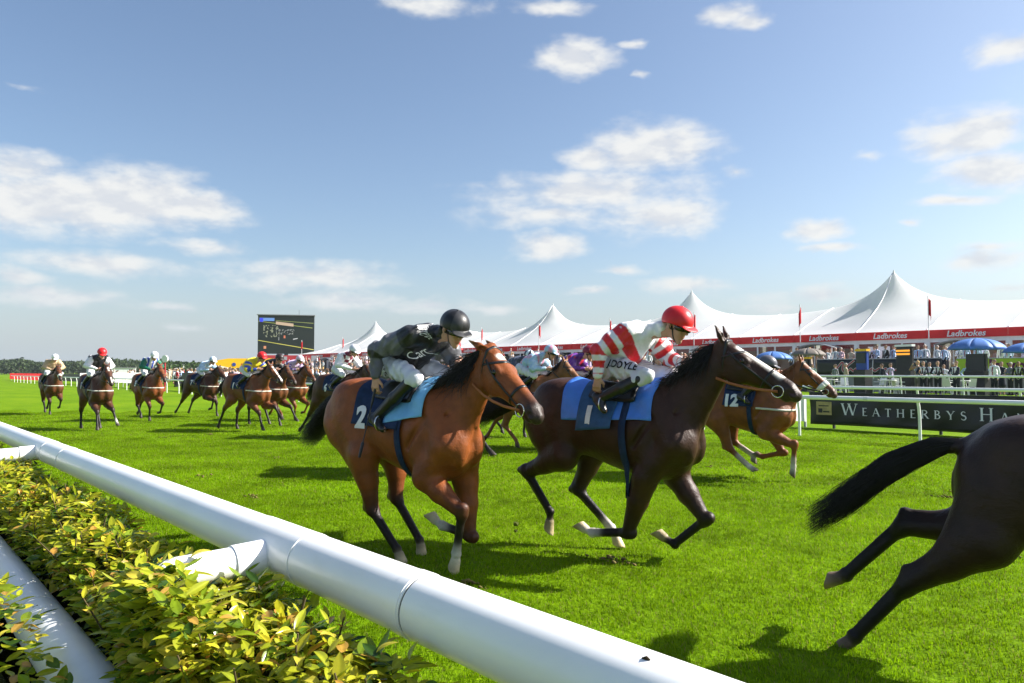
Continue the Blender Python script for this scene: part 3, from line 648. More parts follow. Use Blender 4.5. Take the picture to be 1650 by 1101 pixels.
# banner letters with serifs, built from strokes on a unit cap height
SER = {
 'W': (1.30, [((.0,1),(.30,0),.16),((.30,0),(.62,1),.06),((.58,1),(.92,0),.16),((.92,0),(1.22,1),.06)], [(-.12,1,.30),(.45,1,.30),(1.08,1,.26)]),
 'E': (.62, [((.12,0),(.12,1),.15),((.12,.965),(.55,.965),.07),((.12,.51),(.46,.51),.06),((.12,.035),(.60,.035),.07)], [(.0,1,.14),(.0,0,.14)]),
 'A': (.90, [((.06,0),(.42,1),.06),((.42,1),(.80,0),.16),((.18,.36),(.64,.36),.06)], [(-.06,0,.26),(.66,0,.30)]),
 'T': (.76, [((.36,0),(.36,1),.15),((.0,.965),(.72,.965),.07)], [(.22,0,.30),(.0,.90,.05),(.67,.90,.05)]),
 'H': (.92, [((.12,0),(.12,1),.15),((.74,0),(.74,1),.15),((.12,.51),(.74,.51),.06)], [(-.02,1,.28),(-.02,0,.28),(.60,1,.28),(.60,0,.28)]),
 'R': (.80, [((.12,0),(.12,1),.15),('arc',.30,.745,.30,.225,.13),((.36,.50),(.74,0),.15)], [(-.02,0,.28),(-.02,1,.2),(.66,0,.2)]),
 'B': (.72, [((.12,0),(.12,1),.15),('arc',.27,.755,.24,.215,.12),('arc',.29,.27,.29,.24,.13)], [(-.02,0,.2),(-.02,1,.2)]),
 'Y': (.82, [((.06,1),(.40,.45),.15),((.74,1),(.40,.45),.06),((.40,0),(.40,.5),.15)], [(-.08,1,.28),(.60,1,.26),(.26,0,.28)]),
 'S': (.60, [('s',)], []),
 'M': (1.10, [((.10,0),(.16,1),.06),((.16,1),(.50,.05),.15),((.50,.05),(.86,1),.06),((.86,1),(.94,0),.15)], [(-.02,0,.24),(.80,0,.28)]),
 'I': (.34, [((.14,0),(.14,1),.15)], [(.0,0,.28),(.0,1,.28)]), 'L': (.62, [((.12,0),(.12,1),.15),((.12,.035),(.58,.035),.07)], [(-.02,1,.28),(.0,0,.14)]),
 'O': (.92, [('ring',)], []), 'N': (.92, [((.10,0),(.10,1),.06),((.10,1),(.78,0),.16),((.78,0),(.78,1),.06)], [(-.04,0,.26),(-.10,1,.2),(.64,1,.26)]),
}
def serif_letter(ch, s):
    adv, st, se = SER[ch]; mb = MB(); z = [0]
    def quad(p, q, w):
        p = np.array(p, float); q = np.array(q, float); d = nrm(q - p); n = np.array([-d[1], d[0]])*w/2
        if abs(d[1]) > .3: n = np.array([w/2/max(abs(d[1]), .3), 0])
        z[0] -= .0006; mb.add([(x*s, z[0], y*s) for x, y in (p + n, p - n, q - n, q + n)], [(0, 1, 2, 3)])
    def band(P, ws):
        for i in range(len(P) - 1): pass
        L_, R_ = [], []
        for i, p in enumerate(P):
            d = nrm(np.array(P[min(i+1, len(P)-1)]) - np.array(P[max(i-1, 0)])); n = np.array([-d[1], d[0]])*ws[i]/2; L_.append(np.array(p) + n); R_.append(np.array(p) - n)
        z[0] -= .0006; vs = [(x*s, z[0], y*s) for x, y in L_ + R_]; k = len(P); mb.add(vs, [(i, i+1, k+i+1, k+i) for i in range(k - 1)])
    for e in st:
        if e[0] == 'arc':
            _, cx, cy, rx, ry, w = e; t = np.linspace(math.pi/2, -math.pi/2, 14); P = [(.12, cy + ry)] + [(cx + (rx)*math.cos(a), cy + ry*math.sin(a)) for a in t] + [(.12, cy - ry)]; band(P, [.06] + [.06 + (w - .06)*max(math.cos(a), 0) for a in t] + [.06])
        elif e[0] == 's':
            P = [(.29 + .21*math.cos(a), .745 + .225*math.sin(a)) for a in np.linspace(.45, 4.5, 13)][:-1] + [(.29 + .24*math.cos(a), .265 + .245*math.sin(a)) for a in np.linspace(1.35, -2.75, 14)]; band(P, [.06 + .09*math.sin(math.pi*i/(len(P) - 1))**2 for i in range(len(P))])
        elif e[0] == 'ring':
            t = np.linspace(0, 2*math.pi, 30); band([(.44 + .40*math.cos(a), .5 + .49*math.sin(a)) for a in t], [.06 + .10*abs(math.cos(a)) for a in t])
        else: quad(*e)
    for (x, y, w) in se: quad((x, y - (.02 if y > .5 else -.02)), (x + w, y - (.02 if y > .5 else -.02)), .04)
    return mb, adv*s
def weatherbys():
    x0 = -10.46; root = empty('weatherbys_banner', (x0, 20.6, 0), 0, 'long black banner lettered Weatherbys in white serif capitals behind the far rail', 'banner')
    X = np.linspace(0, 11.5, 60); Z = np.linspace(.10, .86, 9); P = np.array([[(x, .018*math.sin(x*2.3 + z*5) + .012*math.sin(x*6.1 - z*9), z + .012*math.sin(x*1.1)*(z < .3)) for z in Z] for x in X]); v, f = slab(P, .01); obj('sheet', mesh('sheet', v, f, True), M['blackboard'], root)
    mb = MB(); mb.box((-.02, -.02, .885), (11.5, .05, 1.02)); mb.build('top_board', M['black'], root)
    for x in (.65, 3.4, 6.2, 9.0): mb = MB(); mb.box((x - .03, .04, 0), (x + .03, .10, 1.0)); mb.build('stake', M['dark'], root)
    mb = MB(); mb.box((.20, -.05, .38), (.64, -.042, .75)); lg = mb.build('gold_emblem', M['gold'], root)
    mb = MB(); mb.box((.26, -.056, .44), (.38, -.053, .56)); mb.box((.40, -.056, .45), (.58, -.053, .49)); mb.box((.27, -.0565, .62), (.56, -.0535, .65)); mb.build('emblem_mark', M['black'], lg)
    x = .94
    for wi, word in enumerate(('WEATHERBYS', 'HAMILTON')):
        for i, ch in enumerate(word):
            s = .32 if i == 0 else .215; mb, adv = serif_letter(ch, s); o = mb.build('letter', M['letter'], root, loc=(x, -.048, .40)); x += adv + .135
        x += .16
weatherbys()
def board(name, label, cat, x0, x1, y, z0, z1, m, txt=None, tm=None, ts=.5, legs=True, group=None, **kw):
    root = empty(name, ((x0 + x1)/2, y, gz(y)), 0, label, cat, group); w = (x1 - x0)/2; g = gz(y)
    n_ = max(2, int(w*2)); mb = MB(); mb.grid(np.array([[(x, .006*math.sin(x*5 + k_), z) for k_, z in enumerate(np.linspace(z0 - g, z1 - g, 4))] for x in np.linspace(-w, w, n_)])); mb.build('panel', m, root, True)      # printed mesh cloth stretched on stakes
    if legs:
        for x in np.linspace(-w*.9, w*.9, 2 if w < 3 else 4): mb = MB(); mb.box((x - .03, .031, -.05), (x + .03, .09, z1 - g - .05)); mb.build('leg', M['grey'], root)
    if txt: text_obj(txt, ts, 'lettering', tm, root, (0, -.028, (z0 + z1)/2 - g), **kw)
    return root
board('white_banner', 'small white framed board at the left end of the black banner', 'banner', -11.80, -10.60, 20.62, .16, .90, M['cloth_white'])
board('red_board', 'long red advertising board with white lettering far along the rail', 'banner', -160, -129, 20.6,   .28, 1.30, M['cloth_red'], 'Ladbrokes   Ladbrokes   Ladbrokes', M['letter'], 1.0, shear=.2)
board('dark_board', 'low black board between the red board and the white banners', 'banner', -128.5, -104.5, 20.7, .35, 1.30, M['black'])
board('white_board', 'pale printed board behind the red capped jockey at left', 'banner', -104, -91, 20.6, .30, 1.42, M['cloth_white'])
board('white_board', 'plain white board right of the red capped jockey', 'banner', -90.5, -81, 20.6, .45, 1.46, M['cloth_white'])
board('white_board', 'white board behind the green jacketed jockey', 'banner', -80.8, -72, 20.6, .55, 1.50, M['cloth_white'])
board('grey_board', 'dark grey advertising board left of the pale blue jockey', 'banner', -66, -57, 20.7, .75, 1.52, M['black'])
board('red_board', 'short dark red board behind the pale blue jockey', 'banner', -55.6, -53, 20.7, .78, 1.48, M['redflat'], '150', M['letter'], .45)
board('dark_board', 'dark green board with pale lettering left of the yellow jockey', 'banner', -52.6, -47.6, 20.7, .78, 1.45, mat('dark_green', (.02, .035, .03), .5), 'bumperkraft', M['grey'], .62)
board('black_board', 'plain black board behind the pink capped jockey', 'banner', -47.3, -41.0, 20.7, .70, 1.40, M['black'])
board('yellow_board', 'mustard yellow board with small black mark beside the pink capped jockey', 'banner', -40.8, -36.4, 20.7, .72, 1.40, mat('mustard', (.52, .33, .035), .5, noise=(2, .08)), 'Rafter', M['black'], .42)
board('black_board', 'black board hidden partly behind the leading bay horse', 'banner', -36.2, -28.0, 20.7, .70, 1.38, M['black'])
# ------------------------------------------------------------------ marquee
def marquee():
    YF, YR, YB, ZE, ZR, ZF = 60.3, 67.6, 74.9, 4.72, 7.05, 1.5; bay = 5.28; X0 = -127.0; nb = 22; peaks = [-5.2, -26.58, -47.5, -68.9, -90.6, -112.9]
    root = empty('marquee', (X0, YF, ZF), 0, 'long white peaked marquee with red Ladbrokes fascia behind the crowd', 'marquee')
    def rz(x, y):
        t = 1 - abs(y - YR)/(YR - YF); z = ZE + (ZR - ZE)*t
        if x < X0 + 9: z = min(z, ZE + (x - X0)*.30 + .05)
        for p in peaks:
            d = math.hypot(x - p, (y - YR)*1.0); z += 3.25*math.exp(-d/2.55)*min(1, max(0, t*3.2))
        return z - .10*math.sin(math.pi*((x - X0)/bay % 1))*t*(1 - t)*4
    ys = np.concatenate([np.linspace(YF - .05, YR - 2, 9), YR + np.array([-1.5, -1.1, -.75, -.45, -.22, -.08, 0, .08, .22, .45, .75, 1.1, 1.5]), np.linspace(YR + 2, YB, 6)])
    for i in range(nb):
        a, b = X0 + i*bay, X0 + (i + 1)*bay; xs = set(np.linspace(a + .02, b - .02, 13))
        for p in peaks:
            for o in (-1.5, -1.1, -.75, -.45, -.22, -.08, 0, .08, .22, .45, .75, 1.1, 1.5):
                if a + .02 < p + o < b - .02: xs.add(p + o)
        xs = sorted(xs); P = np.array([[(x - X0, y - YF, rz(x, y) - ZF) for y in ys] for x in xs]); mb = MB(); mb.grid(P); mb.build('roof_panel', M['canvas'], root, True)
        mb = MB(); mb.tube([(a - X0, y - YF, rz(a, y) - ZF + .015) for y in np.linspace(YF, YB, 15)], .05, 6); mb.build('roof_rib', M['white'], root, True)
        # fascia panel and its lettering
        mb = MB(); mb.box((a - X0 + .012, -.16, 4.08 - ZF), (b - X0 - .012, -.08, 4.70 - ZF)); fa = mb.build('fascia', M['red'], root)
        text_obj('Ladbrokes', .60, 'lettering', M['letter'], fa, ((a + b)/2 - X0, -.172, 4.36 - ZF), shear=.22, bold=.012)
        mb = MB(); mb.box((a - X0 - .13, -.06, 0), (a - X0 + .13, .14, 4.08 - ZF)); mb.build('post', M['white'], root)
        mb = MB(); mb.box((a - X0 + .13, -.03, 2.28), (b - X0 - .13, .10, 4.08 - ZF)); mb.build('head_beam', M['white'], root)
        kk = 3; w = (bay - .26)/kk
        for j in range(kk):
            xa = a + .13 + j*w
            if i % 2 == 0 and j == 1: continue                       # open doorway
            mb = MB(); mb.box((xa - X0 + .07, .03, .12), (xa + w - X0 - .07, .045, 2.26)); mb.build('pane', M['glass'], root)
            mb = MB(); mb.box((xa - X0, -.01, 0), (xa - X0 + .068, .07, 2.275)); mb.box((xa + w - X0 - .068, -.01, 0), (xa + w - X0, .07, 2.275)); mb.box((xa - X0 + .07, -.01, 0), (xa + w - X0 - .07, .07, .115)); mb.build('window_frame', M['white'], root)
        if i % 2 == 0:
            xm = (a + b)/2 - X0; t = np.linspace(-1, 1, 13); P = np.array([[(xm + 1.55*u, y, 2.02 + .30*(1 - u*u)) for y in (-1.9, -.2)] for u in t]); v, f = slab(P, .04); c = obj('door_canopy', mesh('door_canopy', v, f, True), M['grey'], root)
            for u in (-1, 1): mb = MB(); mb.tube([(xm + 1.5*u, -1.85, 0), (xm + 1.5*u, -1.85, 2.02)], .04, 8); mb.build('canopy_post', M['white'], c, True)
        mb = MB(); mb.box((a - X0 + .2, 4.2, 0), (b - X0 - .2, 4.3, 2.9)); mb.build('lining', M['beige'], root)
        mb = MB(); mb.box((a - X0 + .4, 4.10, 2.05), (b - X0 - .4, 4.18, 2.45)); mb.build('swag', M['redflat'], root)
    mb = MB(); mb.box((0, 14.4, 0), (nb*bay, 14.5, 4.7 - ZF)); mb.build('back_wall', M['canvas'], root)
    mb = MB(); mb.box((-.1, .2, 0), (-.02, 14.4, 4.6 - ZF)); mb.build('end_wall', M['canvas'], root)
    for p in peaks: mb = MB(); mb.tube([(p - X0, YR - YF, rz(p, YR) - ZF - .25), (p - X0, YR - YF, rz(p, YR) - ZF + .12)], [.10, .05], 10); mb.build('peak_cap', M['white'], root, True)
marquee()
def flags():
    rg = np.random.default_rng(2)
    names = ['nearest the right edge', 'left of the tall peak', 'behind the red cap', 'left of the striped jockey', 'over the second peak', 'above the bay horse head', 'over the black capped jockey', 'left of the black capped jockey', 'in front of the big screen']
    for i, x in enumerate([-21.0, -31.0, -41.6, -52.1, -63.0, -73.6, -84.2, -109.7, -124.6]):
        root = empty('flagpole', (x, 59.5, 1.5), 0, 'slim pole with small red flag on the marquee front, ' + names[i], 'flag', 'red flags along the marquee')
        mb = MB(); mb.tube([(0, 0, 0), (0, 0, 5.75)], .035, 8); mb.build('pole', M['white'], root, True)
        t = np.linspace(0, 1, 9); d = rg.uniform(-.6, .8); lim = .35 + .35*rg.random()
        P = np.array([[(u*lim*math.cos(d + 1.5*u), .12*math.sin(7*u + d), 5.55 - 1.25*s - .55*u + .1*s*u) for s in np.linspace(0, 1, 8)] for u in t]); v, f = slab(P, .006); obj('flag', mesh('flag', v, f, True), M['flag'], root)
flags()
# ------------------------------------------------------------------ big screen, hoarding, promotional lorry, buildings, woodland
def screen_mat():
    m = bpy.data.materials.new('screen_picture'); m.use_nodes = True; nt = m.node_tree; N = nt.nodes; L = nt.links; b = N['Principled BSDF']; b.inputs['Roughness'].default_value = .35
    tc = N.new('ShaderNodeTexCoord'); sp = N.new('ShaderNodeSeparateXYZ'); L.new(tc.outputs['Object'], sp.inputs[0])
    def mth(op, a, c=None):
        n = N.new('ShaderNodeMath'); n.operation = op
        for i, v in enumerate((a, c)):
            if v is None: continue
            if hasattr(v, 'is_linked'): L.new(v, n.inputs[i])
            else: n.inputs[i].default_value = v
        return n.outputs[0]
    x, z = sp.outputs[0], sp.outputs[2]; col = None
    base = N.new('ShaderNodeRGB'); base.outputs[0].default_value = (.012, .016, .013, 1); col = base.outputs[0]
    def rect(cx, cz, hx, hz, c, slope=0.0, noise=0):
        nonlocal col
        zz = mth('SUBTRACT', mth('SUBTRACT', z, cz), mth('MULTIPLY', mth('SUBTRACT', x, cx), slope)); a = mth('LESS_THAN', mth('ABSOLUTE', mth('SUBTRACT', x, cx)), hx); d = mth('LESS_THAN', mth('ABSOLUTE', zz), hz); f = mth('MULTIPLY', a, d)
        if noise:
            n = N.new('ShaderNodeTexNoise'); n.inputs['Scale'].default_value = noise; L.new(tc.outputs['Object'], n.inputs['Vector']); f = mth('MULTIPLY', f, mth('GREATER_THAN', n.outputs['Fac'], .56))
        mx = N.new('ShaderNodeMix'); mx.data_type = 'RGBA'; L.new(f, mx.inputs['Factor']); L.new(col, mx.inputs['A']); mx.inputs['B'].default_value = (*c, 1); col = mx.outputs['Result']
    rect(0, -1.9, 5.0, .06, (.50, .45, .08), -.17); rect(-.2, 1.85, 4.8, .05, (.32, .35, .07), -.12); rect(1.5, 2.35, 3.3, .04, (.30, .33, .10), -.06)
    rect(-.3, 1.95, 1.55, .27, (.55, .38, .26), -.12); rect(-3.4, 2.75, 1.3, .28, (.15, .28, .62)); rect(-4.35, 2.65, .30, .35, (.05, .06, .75)); rect(-2.6, .6, 1.4, 1.1, (.25, .25, .16), 0, 2.2); rect(-.3, -.4, .16, .25, (.55, .16, .08)); rect(1.6, -.75, .4, .07, (.5, .5, .5), .2); rect(-.2, .5, 1.6, .5, (.22, .22, .2), 0, 3); rect(-3.7, -2.35, .22, .25, (.5, .2, .1)); rect(-1.3, -.75, .08, .3, (.25, .25, .24))
    L.new(col, b.inputs['Base Color']); L.new(col, b.inputs['Emission Color']); b.inputs['Emission Strength'].default_value = .35; return m
def far_things():
    # screen stands at the far end of the stands and faces down the course
    az = math.atan2(-.95, .31); root = empty('big_screen', (-129.5, 58.8, 0), math.radians(62), 'large dark outdoor video screen on a post left of the marquee', 'screen')
    W, Hh, zc = 9.9, 7.0, 8.35
    mb = MB(); mb.box((-W/2, 0, zc - Hh/2), (W/2, .5, zc + Hh/2)); mb.build('case', M['dark'], root)
    mb = MB(); mb.box((-W/2 + .06, -.03, -Hh/2 + .06), (W/2 - .06, -.004, Hh/2 - .06)); mb.build('picture', screen_mat(), root, loc=(0, 0, zc))
    mb = MB(); mb.box((-W/2 - .15, -.9, zc + Hh/2), (W/2 + .15, 1.2, zc + Hh/2 + .12)); mb.build('canopy', M['grey'], root)
    mb = MB(); mb.tube([(0, .3, -.2), (0, .3, zc - Hh/2)], .35, 12); mb.build('post', M['dark'], root, True)
    mb = MB(); mb.tube([(2.2, .3, zc + Hh/2), (2.2, .3, zc + Hh/2 + 1.1)], .03, 6); mb.build('aerial', M['dark'], root, True)
    root = empty('red_hoarding', (-119.5, 55.5, 0), math.radians(72), 'dark red hoarding lettered Ladbrokes below the big screen', 'hoarding')
    mb = MB(); mb.box((-4.2, 0, 1.3), (3.0, .2, 4.35)); mb.build('panel', M['redflat'], root); text_obj('Ladbrokes', 1.45, 'lettering', M['letter'], root, (-.3, -.02, 2.65), shear=.2, bold=.02)
    mb = MB(); mb.box((-1.55, -.03, 3.55), (-.95, -.01, 4.15)); mb.build('crest', M['grey'], root)
    mb = MB(); mb.box((3.05, 0, 1.3), (4.4, .2, 4.35)); mb.build('grey_panel', M['grey'], root)
    for x in (-3.5, 0, 3.6): mb = MB(); mb.box((x - .1, .22, -.2), (x + .1, .4, 4.0)); mb.build('stake', M['grey'], root)
    # yellow inflatable-nosed promotional lorry
    root = empty('yellow_lorry', (-103, 40, gz(40)), math.radians(72), 'yellow promotional lorry with slanted nose parked beyond the rail crowd', 'lorry')
    pr = [(-4.2, .9), (-3.6, 2.15), (-2.8, 2.75), (-1.5, 2.98), (3.0, 3.02), (3.0, .9)]; vs = [(x, y, z) for y in (0, 2.3) for x, z in pr]; n = len(pr); fs = [tuple(range(n))[::-1], tuple(range(n, 2*n))] + [(i, (i+1) % n, n + (i+1) % n, n + i) for i in range(n)]
    mb = MB(); mb.add([(x, y, z) for x, y, z in vs], [f[::-1] for f in fs]); mb.build('body', M['yellow'], root)
    mb = MB(); mb.box((3.05, 0, .8), (4.6, 2.3, 3.05)); mb.build('tail_box', M['yellow'], root)
    for x in (-2.6, 2.2, 3.6):
        for y in (.1, 1.9): mb = MB(); mb.tube([(x, y, .45), (x, y + .3, .45)], .45, 18); w = mb.build('wheel', M['black'], root, True); mb = MB(); mb.tube([(x, y - .01, .45), (x, y + .31, .45)], .2, 12); mb.build('hub', M['grey'], w, True)
    P = np.array([[(-3.4 + 2.6*u, -.02, 2.0 - .55*u*u - .22*(1 - u)*s) for s in (0, 1)] for u in np.linspace(0, 1, 8)]); v, f = slab(P, -.01); obj('white_swoosh', mesh('swoosh', v, f), M['letter'], root)
    mb = MB(); mb.tube([(-.75, -.015, 2.15), (-.75, -.04, 2.15)], .26, 14); mb.build('emblem', M['blue'], root); text_obj('Pluston', .5, 'lettering', M['redflat'], root, (.9, -.02, 2.12))
    P = np.array([[(-.4 + 2.6*u, -.02, 1.05 + .35*(2*u - 1)**2 - .14*math.sin(math.pi*u)*s) for s in (0, 1)] for u in np.linspace(0, 1, 10)]); v, f = slab(P, -.01); obj('black_smile', mesh('smile', v, f), M['black'], root)
    # white van roofs in front of the lorry
    for i, (x, y, lab) in enumerate(((-113, 44, 'white van parked left of the yellow lorry'), (-130, 46, 'grey roofed white van far left of the yellow lorry'))):
        root = empty('white_van', (x, y, gz(y)), math.radians(70), lab, 'van'); pr = [(-2.6, .35), (-2.6, 1.0), (-1.7, 1.25), (-1.0, 2.25), (-.6, 2.4), (2.6, 2.4), (2.6, .35)]; n = len(pr); vs = [(a, b, c) for b in (0, 1.9) for a, c in pr]; fs = [tuple(range(n)), tuple(range(n, 2*n))[::-1]] + [(i, n+i, n+(i+1) % n, (i+1) % n) for i in range(n)]
        mb = MB(); mb.add(vs, fs); mb.build('body', M['white'], root)
        for a, b in ((-1.0, .2), (.35, 1.4)): mb = MB(); mb.add([(a - .45 if a < -.5 else a, -.01, 1.35), (b, -.01, 1.35), (b, -.01, 2.1), (a, -.01, 2.1)], [(0, 1, 2, 3)]); mb.build('window', M['dark'], root)
        for a in (-1.7, 1.7):
            for b in (-.02, 1.72): mb = MB(); mb.tube([(a, b, .33), (a, b + .2, .33)], .33, 14); mb.build('wheel', M['black'], root, True)
    # winning-side marker disc
    root = empty('marker_post', (-63.5, 18.6, 0), 0, 'round white marker disc on a red post beside the green jacketed jockey', 'marker'); mb = MB(); mb.tube([(0, 0, 0), (0, 0, 2.35)], .07, 10); mb.build('post', M['redflat'], root, True); mb = MB(); mb.tube([(.03, -.05, 2.62), (-.03, .05, 2.62)], .29, 24); mb.build('disc', M['white'], root)
    # low buildings far left
    for (x, y, rz_, w, d, h, win, lab, nm) in ((-238, 70, 72, 10, 5, 3.4, 3, 'white portable building with dark windows before the far trees', 'portable_building'), (-262, 63, 72, 9, 4, 2.4, 0, 'long low white shed left of the portable building', 'shed')):
        root = empty(nm, (x, y, gz(49)), math.radians(rz_), lab, 'building'); mb = MB(); mb.box((-w/2, 0, 0), (w/2, d, h)); mb.build('wall', M['white'], root); mb = MB(); mb.box((-w/2 - .2, -.2, h), (w/2 + .2, d + .2, h + .18)); mb.build('roof', M['grey'], root)
        for k in range(win): xx = -w/2 + w*(k + .7)/(win + .4); mb = MB(); mb.box((xx - .6, -.05, 1.5), (xx + .6, -.003, 2.4)); mb.build('window', M['dark'], root)
    # far woodland: one mass of crowns along the horizon
    rg = np.random.default_rng(21); V_ = []; F_ = []; C_ = []; b = 0; T = MB()
    for k in range(190):
        br = math.atan(lerp(-.904, -.254, k/189)) - .8505; near = br > -1.283     # compass bearing of each crown
        dd = (265 if near else 425)*rg.uniform(.92, 1.1); x = math.sin(br)*dd; y = math.cos(br)*dd
        hgt = rg.uniform(4.2, 5.2) if near else rg.uniform(6.6, 8.0) + .9*math.sin(br*37) + .6*math.sin(br*130); R = hgt*.52
        col = np.array([.045, .085, .018])*rg.uniform(.8, 1.2) if near else np.array([.040, .062, .022])*rg.uniform(.8, 1.2)
        T.tube([(x, y, 0), (x, y, hgt*.5)], [.3, .15], 6)
        n = 240; q = rg.normal(size=(n, 3)); q /= np.linalg.norm(q, axis=1, keepdims=True); q *= R*rg.uniform(.55, 1.0, (n, 1))**.4; q[:, 2] *= .80; q[:, :2] *= 1.35
        lob = 1 + .22*np.sin(q[:, 0]*1.3 + k)*np.sin(q[:, 1]*1.1)*np.sin(q[:, 2]*1.7 + k); q *= lob[:, None]; c = np.array([x, y, hgt*.52]) + q; c[:, 2] = np.maximum(c[:, 2], .2)
        e1 = rg.normal(size=(n, 3)); e1 /= np.linalg.norm(e1, axis=1, keepdims=True); e2 = np.cross(e1, rg.normal(size=(n, 3))); e2 /= np.linalg.norm(e2, axis=1, keepdims=True); s = rg.uniform(.35, .8, (n, 1))
        V_.append(np.stack([c - e1*s, c + e2*s*.7, c + e1*s, c - e2*s*.7], 1).reshape(-1, 3)); F_.append((np.arange(n)[:, None]*4 + np.arange(4)) + b); b += n*4; C_.append(np.repeat(col*rg.uniform(.7, 1.35, (n, 1)), 4, 0))
    o = obj('woodland', mesh('woodland', np.concatenate(V_), np.concatenate(F_), False, np.concatenate(C_)), M['wood_leaf']); tag(o, 'belt of dark green trees along the horizon at left', 'woodland', kind='stuff')
    t = obj('trunks', T.mesh('trunks'), M['bark'], o); tag(t, kind='stuff')
far_things()
def haze():
    mb = MB(); mb.box((-720, -60, -1.2), (60, 520, 13.4)); o = mb.build('haze', None); tag(o, kind='stuff')
    m = bpy.data.materials.new('summer_haze'); m.use_nodes = True; N = m.node_tree.nodes; N.remove(N['Principled BSDF']); v = N.new('ShaderNodeVolumePrincipled'); v.inputs['Color'].default_value = (.80, .89, 1, 1); v.inputs['Density'].default_value = .00016; v.inputs['Anisotropy'].default_value = .2
    m.node_tree.links.new(v.outputs[0], N['Material Output'].inputs['Volume']); o.data.materials.append(m)
haze()

# ------------------------------------------------------------------ spectators
M['person'] = mat('spectator', rough=.7, spec=.25, attr='Col', objcol=True, noise=(9, .08))
def person_mesh(kind, hair, vox=.026):
    """one continuous standing figure, feet at z=0, facing -y; alpha 1 = takes the object's own colour (shirt, jacket or dress)"""
    sk = np.array([.52, .29, .20]); sh = np.array([1., 1, 1]); tr = np.array(hair[1]); hr = np.array(hair[0]); S = (9., 9., 9.)
    pr = [ellip((0, 0, 1.66), (.078, .098, .115), .02, sk), ellip((0, .02, 1.70), (.084, .098, .088), .015, hr), rcone((0, -.095, 1.655), (0, -.105, 1.63), .012, .016, .012, sk), rcone((0, .01, 1.45), (0, 0, 1.58), .055, .05, .03, sk)]
    lean = -.10 if kind in ('lean', 'lean2') else 0
    pr += [rcone((0, .02, 1.00), (0, lean*.6, 1.22), .135, .125, .05, S), rcone((0, lean*.6, 1.20), (0, lean, 1.40), .125, .10, .06, S), rcone((-.15, lean, 1.41), (.15, lean, 1.41), .065, .065, .05, S)]
    arms = dict(down=[((-.20, 0, 1.40), (-.26, .03, 1.12), (-.25, -.06, .88)), ((.20, 0, 1.40), (.26, .03, 1.12), (.25, -.06, .88))],
                cross=[((-.20, 0, 1.40), (-.25, -.02, 1.14), (.06, -.20, 1.18)), ((.20, 0, 1.40), (.25, -.02, 1.14), (-.06, -.21, 1.21))],
                hip=[((-.20, 0, 1.40), (-.42, .06, 1.20), (-.19, -.02, 1.02)), ((.20, 0, 1.40), (.26, .03, 1.12), (.24, -.06, .88))],
                lean=[((-.20, lean, 1.40), (-.27, -.20, 1.16), (-.06, -.40, 1.08)), ((.20, lean, 1.40), (.27, -.20, 1.16), (.06, -.40, 1.08))],
                look=[((-.20, 0, 1.40), (-.38, -.10, 1.30), (-.14, -.20, 1.56)), ((.20, 0, 1.40), (.26, .03, 1.12), (.25, -.06, .88))],
                dress=[((-.18, 0, 1.38), (-.23, -.02, 1.12), (-.05, -.16, 1.02)), ((.18, 0, 1.38), (.23, -.02, 1.12), (.05, -.16, 1.02))])[kind]
    for a, b, c in arms:
        bare = kind == 'dress'
        pr += [rcone(a, b, .060, .050, .03, S if not bare else sk), rcone(b, c, .046, .034, .02, S if not bare else sk), rcone(c, V(*c) + nrm(V(*c) - V(*b))*.10, .034, .026, .02, sk)]
    if kind == 'dress': pr += [rcone((0, .01, 1.0), (0, 0, .55), .15, .20, .05, S)] + [rcone((s*.08, 0, .6), (s*.09, 0, .06), .055, .04, .02, sk) for s in (-1, 1)] + [rcone((s*.09, .03, .05), (s*.10, -.10, .035), .04, .032, .02, (.02, .02, .02)) for s in (-1, 1)]
    else: pr += [rcone((s*.085, .02, .98), (s*.10, 0, .52), .105, .075, .04, tr) for s in (-1, 1)] + [rcone((s*.10, 0, .52), (s*.105, .01, .08), .072, .055, .02, tr) for s in (-1, 1)] + [rcone((s*.105, .04, .05), (s*.12, -.12, .04), .045, .038, .02, (.015, .014, .013)) for s in (-1, 1)]
    vs, fs, col = sn(pr, vox, col=(1, 1, 1), csoft=.006, smooth_it=0)
    al = (col.max(1) > 3).astype(float); c4 = np.concatenate([np.clip(col, 0, 1), al[:, None]], 1)
    if kind != 'dress':                                              # tie and open collar
        tie = (np.abs(vs[:, 0]) < .034) & (vs[:, 1] < -.06) & (vs[:, 2] > 1.02) & (vs[:, 2] < 1.44) & (al > 0)
        c4[tie] = (*hair[2], 0)
        if hair[3]:
            vv = (np.abs(vs[:, 0]) < .034 + (vs[:, 2] - 1.12)*.33) & (vs[:, 1] < -.05) & (vs[:, 2] > 1.14) & (vs[:, 2] < 1.46) & (al > 0) & ~tie; c4[vv] = (.7, .7, .72, 0)
    me = mesh('spectator', vs, fs, True, c4); me.materials.append(M['person']); return me
HAIRS = {'grey': ((.42, .40, .37), (.02, .022, .03), (.04, .04, .12), 0), 'brown': ((.05, .028, .015), (.015, .016, .022), (.25, .02, .03), 0), 'dark': ((.015, .012, .010), (.03, .03, .035), (.012, .014, .03), 0), 'suit': ((.10, .06, .03), (.014, .015, .024), (.05, .02, .04), 1), 'blonde': ((.42, .28, .10), (.10, .09, .08), (.03, .06, .2), 0)}
PM = {}
def pmesh(kind, hair):
    if (kind, hair) not in PM: PM[(kind, hair)] = person_mesh(kind, HAIRS[hair])
    return PM[(kind, hair)]
